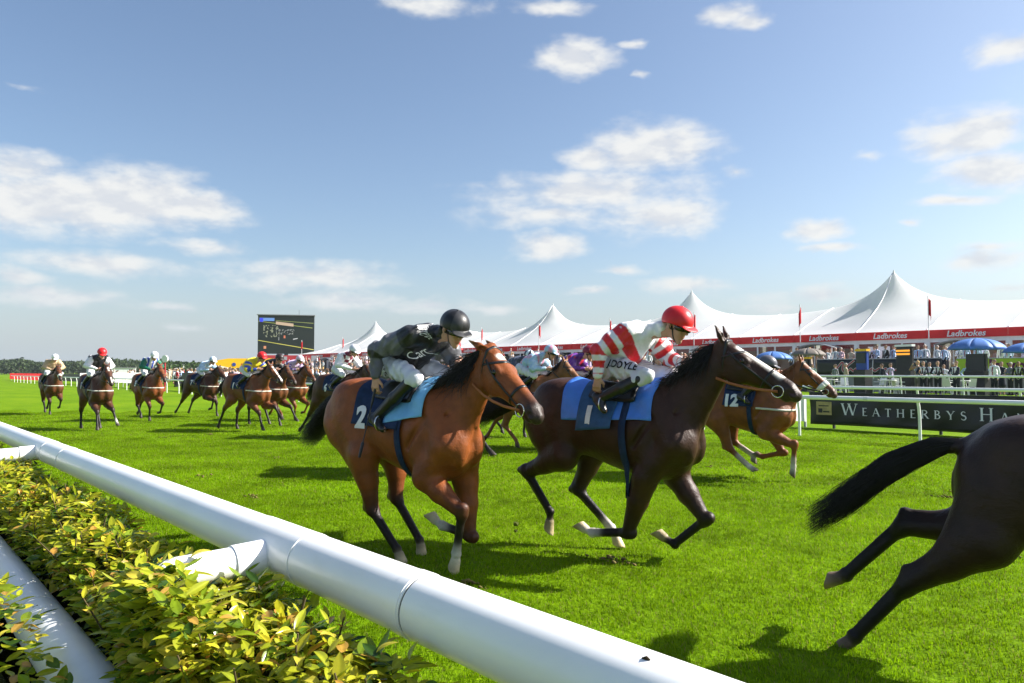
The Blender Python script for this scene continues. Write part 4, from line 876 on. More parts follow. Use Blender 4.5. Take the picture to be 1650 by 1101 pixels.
CN = {'white': (.72, .73, .76), 'pale blue': (.42, .53, .74), 'pink': (.66, .46, .52), 'navy': (.014, .018, .035), 'black': (.012, .012, .014), 'grey': (.22, .23, .25), 'beige': (.50, .40, .30), 'red': (.45, .03, .03), 'lilac': (.50, .42, .60), 'green': (.10, .28, .22), 'tan': (.32, .20, .12)}
def person(kind, hair, colour, loc, face, label, group, scale=1.0):
    o = bpy.data.objects.new('person', pmesh(kind, hair)); link(o); o.location = loc; o.rotation_euler = (0, 0, face); o.scale = (scale, scale, scale); o.color = (*CN[colour], 1)
    return tag(o, label, 'person', group)
ORD = ['first', 'second', 'third', 'fourth', 'fifth', 'sixth', 'seventh', 'eighth', 'ninth', 'tenth', 'eleventh', 'twelfth', 'thirteenth', 'fourteenth', 'fifteenth', 'sixteenth', 'seventeenth', 'eighteenth', 'nineteenth', 'twentieth', 'twenty-first', 'twenty-second', 'twenty-third', 'twenty-fourth', 'twenty-fifth', 'twenty-sixth', 'twenty-seventh', 'twenty-eighth', 'twenty-ninth', 'thirtieth', 'thirty-first', 'thirty-second', 'thirty-third', 'thirty-fourth', 'thirty-fifth', 'thirty-sixth'] 
ORD += ['forty-' + w if w != 'tenth' else 'fiftieth' for w in ('seventh', 'eighth', 'ninth', 'tenth')]
ORD[36:36] = ['thirty-seventh', 'thirty-eighth', 'thirty-ninth', 'fortieth'] + ['forty-' + w for w in ('first', 'second', 'third', 'fourth', 'fifth', 'sixth')]
CNM = {'lean': 'leaning on the white rail', 'cross': 'with arms folded', 'down': 'standing', 'hip': 'with a hand on the hip', 'look': 'shading the eyes', 'dress': 'in a dress'}
def crowd():
    rg = np.random.default_rng(17)
    # front row on the lawn, left to right: x, y, pose, hair, colour
    row = [(-13.94, 38.7, 'lean', 'suit', 'navy'), (-13.3, 38.7, 'lean', 'suit', 'black'), (-12.5, 38.7, 'lean', 'suit', 'navy'), (-14.67, 40, 'look', 'blonde', 'tan'), (-11.6, 41, 'down', 'brown', 'white'), (-13.16, 46, 'hip', 'grey', 'pale blue'), (-12.27, 46, 'cross', 'grey', 'grey'), (-12.81, 46.5, 'dress', 'brown', 'navy'),
           (-14.33, 46, 'hip', 'dark', 'pale blue'), (-15.18, 46.5, 'down', 'grey', 'white'), (-18.06, 44, 'down', 'dark', 'navy'), (-18.38, 46, 'hip', 'brown', 'lilac'), (-20.13, 44, 'down', 'grey', 'beige'), (-22.19, 44, 'look', 'brown', 'green'), (-16.59, 47, 'cross', 'dark', 'white'), (-15.83, 47, 'cross', 'brown', 'white'), (-17.4, 47.5, 'down', 'brown', 'pale blue'), (-11.64, 45, 'down', 'suit', 'black'), (-13.93, 47.5, 'cross', 'grey', 'pink'), (-21.71, 46, 'down', 'dark', 'grey')]
    for i, (x, y, k, h, c) in enumerate(sorted(row)):
        person(k, h, c, (x, y, gz(y)), rg.normal(-.35, .25) if k != 'lean' else rg.normal(0, .15), '%s topped person %s on the lawn, %s from left' % (c, CNM[k], ORD[i]), 'spectators on the lawn', rg.uniform(.95, 1.03) if k != 'lean' else .92)
    xs = []; x = -27.4
    while x < -11: xs.append(x); x += rg.uniform(.30, .46)
    opts = [('down', 'grey', 'white'), ('cross', 'dark', 'white'), ('down', 'brown', 'pale blue'), ('cross', 'grey', 'pink'), ('hip', 'brown', 'white'), ('down', 'suit', 'black'), ('cross', 'brown', 'pale blue'), ('look', 'grey', 'white'), ('dress', 'blonde', 'beige'), ('down', 'dark', 'lilac')]
    for i, x in enumerate(xs[:50]):
        k, h, c = opts[rg.integers(0, len(opts))]
        if x < -23.5 and rg.random() < .5: k, h, c = 'dress', 'brown', 'tan'
        person(k, h, c, (x, 50.9 + rg.uniform(0, .5) + (1.3 + rg.uniform(0, 1.5))*(i % 3 == 2), 1.5), rg.normal(-.3, .35), '%s clad person %s, %s from left above terrace banners' % (c, CNM[k], ORD[i]), 'spectators on the terrace', rg.uniform(.94, 1.05))
    # the packed crowd farther left: nothing tells one face from the next
    cols = ['white', 'pale blue', 'navy', 'black', 'grey', 'pink', 'beige', 'red', 'lilac', 'tan']; wt = np.array([5, 2, 3, 3, 2, 2, 3, 1, 1, 2.]); wt /= wt.sum(); hs = list(HAIRS)
    def mass(n, xr, yr, zf, lab, grp):
        for i in range(n):
            x = rg.uniform(*xr); y = rg.uniform(*yr); k = ['down', 'cross', 'dress', 'look', 'hip'][rg.choice(5, p=[.4, .25, .2, .1, .05])]
            person(k, hs[rg.integers(0, 5)], cols[rg.choice(10, p=wt)], (x, y, zf(y)), rg.normal(-.5, .4), lab, grp, rg.uniform(.92, 1.04))
    mass(36, (-104, -62), (23, 26.5), gz, 'racegoer in the packed crowd behind the rail boards at left', 'packed crowd behind the boards')
    mass(76, (-76, -36), (23.4, 30), gz, 'racegoer in the crowd on the lawn behind the pink capped jockey', 'crowd on the left lawn')
    mass(58, (-100, -50), (50.6, 56), lambda y: 1.5, 'racegoer on the terrace below the far end of the marquee', 'crowd on the far terrace')
    mass(30, (-52, -28), (50.6, 55), lambda y: 1.5, 'racegoer on the terrace behind the purple and pink jockeys', 'crowd on the middle terrace')
crowd()
def far_mass():
    """the rest of the packed crowd, beyond counting"""
    rg = np.random.default_rng(23); src = []
    for k, h in (('down', 'brown'), ('cross', 'grey'), ('dress', 'blonde'), ('look', 'dark'), ('down', 'grey')):
        me = person_mesh(k, HAIRS[h], .042); n = len(me.vertices); v = np.zeros(n*3, np.float32); me.vertices.foreach_get('co', v); col = np.zeros(n*4, np.float32); me.color_attributes['Col'].data.foreach_get('color', col)
        f = np.zeros(len(me.polygons)*4, np.int32); me.polygons.foreach_get('vertices', f); src.append((v.reshape(-1, 3), f.reshape(-1, 4), col.reshape(-1, 4))); bpy.data.meshes.remove(me)
    cols = ['white', 'pale blue', 'navy', 'grey', 'pink', 'beige', 'tan', 'black', 'white', 'red']; AV, AF, AC = [], [], []; b = 0
    for (n, xr, yr, zf) in ((210, (-112, -38), (24, 36), gz), (150, (-122, -56), (50.7, 57.5), lambda y: 1.5 + max(0, y - 53)*.25)):
        for i in range(n):
            v, f, c4 = src[rg.integers(0, 5)]; x = rg.uniform(*xr); y = rg.uniform(*yr); a = rg.normal(-.5, .4); R = np.array([[math.cos(a), -math.sin(a), 0], [math.sin(a), math.cos(a), 0], [0, 0, 1]])
            c = np.where(c4[:, 3:] > .5, np.array(CN[cols[rg.integers(0, 10)]]), c4[:, :3]); AV.append(v @ R.T*rg.uniform(.93, 1.04) + V(x, y, zf(y))); AF.append(f + b); AC.append(np.concatenate([c, np.zeros((len(c), 1))], 1)); b += len(v)
    o = obj('crowd', mesh('crowd', np.concatenate(AV), np.concatenate(AF), True, np.concatenate(AC)), M['person']); tag(o, 'dense mass of racegoers far left beneath the screen and marquee', 'crowd', kind='stuff')
far_mass()
# ------------------------------------------------------------------ betting pitches, umbrellas, banners and chairs on the lawn
def umbrella(x, y, z0, top, R, m, label, panels=8):
    root = empty('umbrella', (x, y, z0), RG.uniform(0, .6), label, 'umbrella', 'umbrellas over the betting pitches')
    mb = MB(); mb.tube([(0, 0, 0), (0, 0, top - z0)], .022, 8); mb.build('pole', M['grey'], root, True)
    H = R*.42; n = panels
    for k in range(n):
        a0, a1 = 2*math.pi*k/n, 2*math.pi*(k+1)/n; rows = []
        for t in np.linspace(.02, 1, 8):
            r = R*math.sin(t*1.35)/math.sin(1.35); z = top - z0 - H*(1 - math.cos(t*1.35))/(1 - math.cos(1.35)); row = []
            for s in np.linspace(0, 1, 5):
                a = lerp(a0, a1, s); sc = 1 - .055*math.sin(math.pi*s)*t; row.append((r*sc*math.cos(a), r*sc*math.sin(a), z - .03*t*math.sin(math.pi*s)*0))
            rows.append(row)
        v, f = slab(np.array(rows), .006); obj('canopy_panel', mesh('canopy_panel', v, f, True), m, root)
        a = a0; mb = MB(); mb.tube([(0, 0, top - z0 - .35), (R*.62*math.cos(a), R*.62*math.sin(a), top - z0 - H*.40)], .008, 5); mb.build('rib', M['grey'], root)
    mb = MB(); mb.tube([(0, 0, top - z0 - .02), (0, 0, top - z0 + .07)], [.03, .012], 8); mb.build('tip', M['grey'], root, True)
umbrella(-13.3, 44.2, gz(44), 3.35, 1.40, M['umb_blue'], 'large blue umbrella over the betting pitch right of the tall peak')
umbrella(-21.2, 41.6, gz(41.6), 2.96, .98, M['umb_grey'], 'taupe grey umbrella beside the chestnut horse head')
umbrella(-24.1, 42.8, gz(42.8), 2.85, 1.15, M['umb_blue'], 'pale blue umbrella half hidden behind the dark horse head')
umbrella(-10.9, 44.0, gz(44), 3.05, 1.2, M['umb_blue'], 'blue umbrella cut by the right edge')
def pitch(x, y, w, h, m1, label, screen=None, top=None, text=None):
    g = gz(y); root = empty('betting_pitch', (x, y, g), -.35, label, 'betting stand', 'betting pitches on the lawn')
    mb = MB(); mb.box((-w/2, 0, .02), (w/2, .5, 1.25)); mb.build('cabinet', M['black'], root)
    mb = MB(); mb.box((-w/2 + .02, .16, 1.252), (w/2 - .02, .30, h)); mb.build('price_board', m1, root)
    if screen: mb = MB(); mb.box((-w/2 + .08, .10, screen[0]), (w/2 - .08, .155, screen[1])); s = mb.build('display', M['dark'], root)
    if top: mb = MB(); mb.box((-w/2 - .02, .10, h + .004), (w/2 + .02, .36, h + .12)); mb.build('name_strip', top, root)
    if text:
        for i, z in enumerate(text[1]): mb = MB(); mb.box((-w/2 + .10, .06, z), (w/2 - .10, .098, z + .10)); mb.build('price_row', text[0], root)
    for sx in (-w/2 + .05, w/2 - .05): mb = MB(); mb.tube([(sx, .45, 0), (sx, .62, h*.8)], .02, 6); mb.build('strut', M['grey'], root, True)
pitch(-17.4, 39.6, .74, 2.22, M['blue'], 'tall blue betting stand with black display in front of the black banner', (1.60, 2.15), M['yellow'])
pitch(-16.3, 42.3, 1.05, 2.55, M['black'], 'tall black betting board with orange price rows', (2.05, 2.5), M['white'], (mat('orange_led', (.75, .28, .02), .4, emit=.6), (2.10, 2.28)))
pitch(-13.2, 43.4, 1.15, 2.15, M['dark'], 'wide black betting board under the blue umbrella', (1.3, 2.1))
pitch(-21.2, 40.9, .7, 1.9, M['black'], 'black betting stand with yellow strip under the taupe umbrella', (1.5, 1.85), M['yellow'])
def lawn_banner(name, x0, x1, y, z0, z1, m, label):
    root = empty(name, (x0, y, 1.5), 0, label, 'banner'); X = np.linspace(0, x1 - x0, 40); P = np.array([[(x, .012*math.sin(x*3 + z*4), z - 1.5) for z in np.linspace(z0, z1, 5)] for x in X]); v, f = slab(P, .008); obj('sheet', mesh('sheet', v, f, True), m, root)
    mb = MB(); mb.tube([(0, .03, z1 - 1.5 + .02), (x1 - x0, .03, z1 - 1.5 + .02)], .03, 8); mb.build('hand_rail', M['grey'], root, True)
    for x in np.arange(0, x1 - x0 + .1, 1.9): mb = MB(); mb.tube([(x, .05, -.4), (x, .05, z1 - 1.5)], .025, 6); mb.build('upright', M['white'], root, True)
    return root
nb = lawn_banner('black_banner', -24.8, -16.9, 49.85, 1.36, 2.40, M['blackboard'], 'black banner with red script lettering on the terrace front')
def script_stroke(pts, w, m, parent, z=-.03):
    P = []
    pts = np.array(pts, float); t = np.linspace(0, len(pts) - 1, len(pts)*6); i = np.clip(t.astype(int), 0, len(pts) - 2); f = (t - i)[:, None]; f = f*f*(3 - 2*f)*.35 + f*.65; C = pts[i]*(1 - f) + pts[i+1]*f
    T = np.gradient(C, axis=0); T /= np.linalg.norm(T, axis=1, keepdims=True) + 1e-9; n = np.stack([-T[:, 1], T[:, 0]], 1)
    L_ = C + n*w/2; R_ = C - n*w/2; vs = [(p[0], z, p[1]) for p in L_] + [(p[0], z, p[1]) for p in R_]; k = len(C)
    return obj('lettering', mesh('lettering', vs, [(a, a+1, k+a+1, k+a) for a in range(k - 1)]), m, parent)
rm = mat('script_red', (.45, .03, .06), .5); lm_ = mat('script_edge', (.6, .6, .6), .5)
N_ = [(1.05, -.10), (1.35, .25), (1.75, .72), (1.85, .70), (1.80, .25), (1.85, .10), (2.2, .55), (2.6, .85)]; word = [(2.15, .12), (2.35, .30), (2.5, .12), (2.7, .30), (2.9, .12), (3.05, .30), (3.15, .10), (3.4, .34), (3.5, .12), (3.75, .32), (3.9, .12), (4.2, .32), (4.35, .12), (4.6, .32), (4.75, .12), (5.0, .32), (5.15, .12), (5.4, .34), (5.6, .30)]
for p in (N_, word): script_stroke(p, .15, lm_, nb, -.028); script_stroke(p, .09, rm, nb, -.033)
text_obj('www.napoleons.co.uk', .2, 'lettering', M['letter'], nb, (6.2, -.03, .74))
gb_ = lawn_banner('lime_banner', -16.1, -9.6, 49.85, 1.42, 2.36, M['lime'], 'lime green banner with purple lettering at the right edge of the terrace')
text_obj('le you', .95, 'lettering', M['purple'], gb_, (2.9, -.03, .44), bold=.03); text_obj('www', .28, 'lettering', M['black'], gb_, (3.2, -.03, .05))
board('notice_board', 'white framed notice board standing on the terrace behind the blue betting stand', 'sign', -23.0, -21.5, 53.8, 2.3, 3.35, M['white'], legs=True)
def chair_parts(root):
    mb = MB(); mb.box((-.22, -.22, .42), (.22, .22, .45)); mb.build('seat', M['chair'], root)
    mb = MB(); mb.add([(-.21, .2, .46), (.21, .2, .46), (.19, .30, .85), (-.19, .30, .85), (-.21, .225, .46), (.21, .225, .46), (.19, .325, .85), (-.19, .325, .85)], [(0,1,2,3),(7,6,5,4),(0,3,7,4),(1,5,6,2),(3,2,6,7),(0,4,5,1)]); mb.build('backrest', M['chair'], root)
    for a in (-.19, .19):
        for b in (-.19, .19): mb = MB(); mb.tube([(a, b, .42), (a*1.15, b*1.15, 0)], .02, 6); mb.build('leg', M['chair'], root)
        mb = MB(); mb.box((a - .02, -.2, .62), (a + .02, .22, .65)); mb.build('armrest', M['chair'], root)
def copy_tree(o):
    c = o.copy(); link(c)
    for ch in list(o.children): d = ch.copy(); link(d); d.parent = c
    return c
ch0 = None
for i, (x, y) in enumerate([(-19.9, 41.0), (-19.2, 41.3), (-18.7, 40.7), (-18.3, 41.8), (-17.0, 41.1), (-16.5, 41.6), (-15.95, 41.0), (-13.8, 41.4), (-12.8, 41.3), (-7.2, 41.2), (-6.9, 42.0)]):
    if ch0 is None: ch0 = o = empty('plastic_chair'); chair_parts(o)
    else: o = copy_tree(ch0)
    o.location = (x, y, gz(y)); o.rotation_euler = (0, 0, RG.uniform(0, 6.28)); tag(o, 'white plastic lawn chair among the betting pitches behind the enclosure rail', 'chair', 'white lawn chairs')
tb0 = None
for i, (x, y) in enumerate([(-19.4, 40.4), (-16.4, 40.6), (-12.9, 40.4)]):
    if tb0 is None:
        tb0 = o = empty('plastic_table'); mb = MB(); mb.tube([(0, 0, .70), (0, 0, .74)], .45, 20); mb.build('top', M['chair'], o)
        for k in range(4): a = k*1.571 + .78; mb = MB(); mb.tube([(.25*math.cos(a), .25*math.sin(a), .70), (.38*math.cos(a), .38*math.sin(a), 0)], .022, 6); mb.build('leg', M['chair'], o)
    else: o = copy_tree(tb0)
    o.location = (x, y, gz(y)); tag(o, 'round white plastic table among the lawn chairs', 'table', 'white lawn tables')

# ------------------------------------------------------------------ racehorses and jockeys
def catmull(xs, ys, n=240):
    xs = np.array(xs); ys = np.array(ys); X = np.linspace(xs[0], xs[-1], n); m = np.gradient(ys, xs)
    i = np.clip(np.searchsorted(xs, X) - 1, 0, len(xs) - 2); h = xs[i+1] - xs[i]; t = (X - xs[i])/h
    Y = (2*t**3-3*t**2+1)*ys[i] + (t**3-2*t**2+t)*h*m[i] + (-2*t**3+3*t**2)*ys[i+1] + (t**3-t**2)*h*m[i+1]
    return X, Y
TX = [-.88, -.83, -.74, -.60, -.42, -.20, .05, .28, .45, .60, .72, .80]
T_top = [1.20, 1.35, 1.46, 1.525, 1.545, 1.50, 1.455, 1.475, 1.525, 1.50, 1.36, 1.20]
T_bot = [1.08, .96, .90, .86, .86, .83, .755, .70, .68, .71, .80, .94]
T_w = [.05, .13, .19, .245, .275, .275, .29, .285, .25, .215, .165, .08]
T_e = [.1, .1, .15, .22, .30, .28, .25, .35, .50, .50, .40, .3]
def trunk(dz=lambda x: 0, c=None, fat=1.0):
    X, top = catmull(TX, T_top); _, bot = catmull(TX, T_bot); _, w = catmull(TX, T_w); _, e = catmull(TX, T_e)
    def fn(x, y, z):
        xx = np.clip(x, X[0], X[-1]); zt = np.interp(xx, X, top); zb = np.interp(xx, X, bot); ww = np.interp(xx, X, w)*fat; ee = np.interp(xx, X, e)
        zz = z - dz(x); c0 = (zt + zb)/2; hh = np.maximum((zt - zb)/2, .04)
        zn = (zz - c0)/hh; we = ww*(1 - ee*np.clip(zn, 0, 1)**1.3) + .0*zn
        k0 = np.sqrt((y/we)**2 + zn**2); k1 = np.sqrt((y/we**2)**2 + (zn/hh)**2) + 1e-5
        d = k0*(k0 - 1)/k1
        ex = np.maximum(np.maximum(X[0] - x, x - X[-1]), 0)
        return np.where(ex > 0, np.sqrt(np.maximum(d, 0)**2 + ex**2), d)
    return custom(fn, V(-.9, -.31, .6), V(.82, .31, 1.65), .06, c)

def palmar(d):
    v = V(d[2], 0, -d[0]); n = np.linalg.norm(v); return v/n if n > 1e-6 else V(-1, 0, 0)

def horse_prims(P, coat):
    """P: pose; returns prims of the one continuous body plus a few anchor points"""
    base = np.array(coat['base']); dk = np.array(coat.get('points', coat['base'])); hoofc = coat.get('hoof', (.045, .035, .028)); wh = (.70, .66, .58)
    lift = P.get('lift', 0); tilt = P.get('tilt', 0); dz = lambda x: lift + tilt*x
    D = lambda x, y, z: V(x, y, z + dz(x))
    pr = [trunk(dz, base)]
    A = {}
    # neck and head
    poll = np.array(P['poll'], float); nose = np.array(P['nose'], float)
    h = nrm(nose - poll); up = V(0, 0, 1); n = -nrm(up - (up @ h)*h); s = nrm(np.cross(h, n)); HL = P.get('head', .64); q = HL/.64
    if s[1] < 0: s = -s
    H = lambda t, off, side=0: poll + h*t*q + n*off*q + s*side*q
    A.update(poll=poll, h=h, n=n, s=s, H=H, q=q)
    b0 = D(.40, 0, 1.18); b1 = D(.60, 0, 1.24); end = H(.03, .085)
    m1 = lerp(b1, end, .36) + V(0, 0, -.015); m2 = lerp(b1, end, .70) + V(0, 0, -.01)
    A['neck'] = [b0, b1, m1, m2, end]
    pr.append(eltube([b0, b1, m1, m2, end], [.33, .285, .20, .145, .105], [.19, .145, .10, .082, .062], .07, base))
    pr.append(eltube([H(-.02, .06), H(.10, .098), H(.22, .108), H(.34, .090), H(.46, .072), H(.56, .070), H(.625, .072)],
                     [x*q for x in (.07, .098, .110, .092, .072, .068, .046)], [x*q for x in (.062, .086, .088, .070, .055, .054, .042)], .03, base))
    mz = np.array(coat.get('muzzle', base*.45))
    for sd in (-1, 1):
        pr.append(ellip(H(.17, .165, sd*.045), np.array([.115, .028, .085])*q, .035, base, axes=[h, s, n]))          # jaw plate
        pr.append(ellip(H(.185, .05, sd*.070), np.array([.05, .026, .032])*q, .03, base*.8, axes=[h, s, n]))          # brow over the eye
        pr.append(rcone(H(.24, .085, sd*.083), H(.36, .085, sd*.060), .012*q, .008*q, .03, base))                     # facial crest
        pr.append(rcone(H(.575, .045, sd*.036), H(.615, .072, sd*.042), .026*q, .024*q, .02, mz))                     # nostril rim
        pr.append(ellip(H(.612, .060, sd*.062), np.array([.026, .012, .016])*q, .012, mz*.3, sub=True, axes=[h, s, n]))
        ed = P.get('ear', V(-.25, 0, 1)); ed = nrm(ed + s*sd*.25)
        e0 = H(.005, .03, sd*.045); e1 = e0 + ed*.075*q; e2 = e0 + ed*.165*q
        pr.append(rcone(e0, e1, .022*q, .026*q, .02, base)); pr.append(rcone(e1, e2, .026*q, .005*q, .012, base, np.minimum(base, .06)))
        fwd_n = nrm(h + V(0, 0, .3)); pr.append(rcone(e0 + ed*.05*q + fwd_n*.026*q, e0 + ed*.13*q + fwd_n*.016*q, .017*q, .006*q, .012, sub=True))
        A['eye%d' % sd] = H(.192, .058, sd*.088)
    pr.append(rcone(H(.52, .118), H(.58, .122), .034*q, .030*q, .025, mz))           # chin and lower lip
    pr.append(rcone(H(.585, .060), H(.628, .082), .036*q, .030*q, .02, mz))          # upper lip
    pr.append(rcone(H(.50, .108, -.06), H(.60, .112, -.05), .006, .006, .012, sub=True)); pr.append(rcone(H(.50, .108, .06), H(.60, .112, .05), .006, .006, .012, sub=True))
    A['head_prims'] = [p for p in pr[2:] if not p.sub]
    # chest, shoulders, hindquarters
    for sd in (-1, 1):
        pr.append(rcone(D(.44, sd*.135, 1.34), D(.66, sd*.15, 1.02), .10, .115, .07, base))
        pr.append(ellip(D(.72, sd*.095, .98), (.10, .085, .16), .05, base))
        pr.append(rcone(D(.36, sd*.16, 1.12), D(.44, sd*.18, .84), .13, .085, .06, base))
        pr.append(rcone(D(.50, sd*.265, 1.22), D(.34, sd*.275, .98), .016, .018, .035, sub=True))          # groove behind the shoulder
        pr.append(ellip(D(-.30, sd*.30, 1.12), (.11, .03, .17), .07, sub=True))                           # flank hollow
        pr.append(ellip(D(-.50, sd*.12, 1.36), (.25, .155, .17), .07, base))
        pr.append(rcone(D(-.72, sd*.105, 1.24), D(-.66, sd*.12, 1.02), .125, .115, .07, base))
        pr.append(rcone(D(-.80, sd*.245, 1.28), D(-.64, sd*.285, .98), .014, .016, .035, sub=True))          # groove between the thigh muscles
        pr.append(rcone(D(-.36, sd*.285, 1.36), D(-.44, sd*.30, 1.06), .008, .012, .06, sub=True))
        pr.append(rcone(lerp(b1, end, .15) + V(0, sd*.150, -.06), lerp(b1, end, .75) + V(0, sd*.098, -.065), .012, .009, .028, sub=True))   # jugular groove
    pr.append(rcone(D(.84, 0, 1.12), D(.80, 0, .84), .012, .016, .045, sub=True))                     # between the breast muscles
    # legs
    for nm, sd in (('rf', -1), ('lf', 1)):
        knee, fet, tip = [np.array(v, float) for v in P[nm]]; sock = coat.get('sock', {}).get(nm, 0)
        S = D(.63, sd*.15, .98); E = ik(S, knee, .30, .45, V(-1, 0, -.30)); E[1] = sd*.175
        mid = lerp(E, knee, .42); lo = dk if 'points' in coat else base
        fd = nrm(knee - E); fp = palmar(fd)
        pr.append(rcone(S, E, .115, .10, .06, base))
        pr.append(rcone(E, mid, .104, .088, .05, base)); pr.append(rcone(mid, knee, .088, .050, .03, base, lerp(base, lo, .6)))
        pr.append(rcone(lerp(E, knee, .10) - fp*.040, lerp(E, knee, .62) - fp*.022, .066, .038, .03, base))
        cd = nrm(fet - knee); cp = palmar(cd)
        pr.append(rcone(knee - cd*.035, knee + cd*.035, .053, .045, .018, lerp(base, lo, .75), lo))
        ft = wh if sock else lo
        pr.append(rcone(knee, fet, .032, .029, .016, lo, lo)); pr.append(rcone(knee + cp*.030 + cd*.03, fet + cp*.026, .015, .016, .010, lo, lo)); pr.append(rcone(knee + cp*.040 - cd*.005, knee + cp*.030 + cd*.03, .018, .014, .012, lo, lo))
        if sock: pr += [rcone(lerp(knee, fet, 1 - .6*sock), fet, .0305, .030, .008, wh), rcone(lerp(knee, fet, 1 - .55*sock) + cp*.028, fet + cp*.026, .0175, .018, .008, wh)]
        foot(pr, fet, tip, ft, hoofc, cp)
        A[nm] = (E, knee, fet, tip)
    for nm, sd in (('rh', -1), ('lh', 1)):
        hock, fet, tip = [np.array(v, float) for v in P[nm]]; sock = coat.get('sock', {}).get(nm, 0); lo = dk if 'points' in coat else base
        Hp = D(-.50, sd*.13, 1.20); St = ik(Hp, hock, .37, .46, V(1, 0, .1)); St[1] = sd*.175
        gd = nrm(hock - St); gp = palmar(gd)
        pr.append(rcone(Hp, St, .20, .125, .08, base, sy=.80))
        pr.append(rcone(D(-.70, sd*.12, 1.12), lerp(St, hock, .35) + gp*.05, .135, .075, .08, base))
        pr.append(rcone(St, lerp(St, hock, .5), .128, .090, .06, base)); pr.append(rcone(lerp(St, hock, .45), hock, .090, .057, .03, base, lerp(base, lo, .6)))
        cd = nrm(fet - hock); cp = palmar(cd); pt = hock + cp*.055 - cd*.06
        pr.append(rcone(lerp(St, hock, .45) + gp*.055, pt, .030, .021, .03, base, lerp(base, lo, .6)))     # Achilles tendon
        pr.append(rcone(pt, hock + cd*.02, .026, .046, .03, lerp(base, lo, .6), lo))
        pr.append(rcone(hock - cd*.03, hock + cd*.05, .054, .045, .020, lerp(base, lo, .7), lo))
        ft = wh if sock else lo
        pr.append(rcone(hock, fet, .037, .031, .016, lo, lo)); pr.append(rcone(hock + cp*.036 + cd*.04, fet + cp*.028, .017, .017, .010, lo, lo))
        if sock: pr += [rcone(lerp(hock, fet, 1 - .6*sock), fet, .0335, .0315, .008, wh), rcone(lerp(hock, fet, 1 - .55*sock) + cp*.032, fet + cp*.028, .0195, .0195, .008, wh)]
        foot(pr, fet, tip, ft, hoofc, cp)
        A[nm] = (St, hock, fet, tip)
    dock = D(-.84, 0, 1.37); A['dock'] = dock; A['D'] = D
    td = nrm(np.array(P['tail'][0]) - dock); pr.append(rcone(dock + V(.08, 0, .0), dock + td*.16, .048, .030, .04, base, dk))
    return pr, A
def foot(pr, fet, tip, c, hc, cp):
    d = nrm(tip - fet); L = np.linalg.norm(tip - fet); p = palmar(d); cor = fet + d*max(L - .085, .05)
    pr.append(rcone(fet, fet + cp*.008, .038, .035, .012, c)); pr.append(rcone(fet + p*.032 + d*.002, fet + p*.02 + d*.03, .020, .014, .014, c))
    pr.append(rcone(fet, cor, .027, .034, .014, c))
    pr.append(frustum(cor - d*.008, tip + p*.008, .040, .051, nrm(d*.80 + p*.60), .008, hc))

def wrap_strip(prims, c, u, v, ang, w, axis, off=.007, th=.004, n=40, R=.5, closed=True):
    """strap round a body part: rays from centre c in the plane (u,v), strap width w along axis"""
    an = np.linspace(ang[0], ang[1], n); D_ = np.cos(an)[:, None]*u + np.sin(an)[:, None]*v
    rows = []
    for o in (-w/2, w/2):
        O = c + axis*o + D_*R
        rows.append(trace(prims, O, -D_, off, R*.97))
    return slab(np.stack(rows, 1), th)

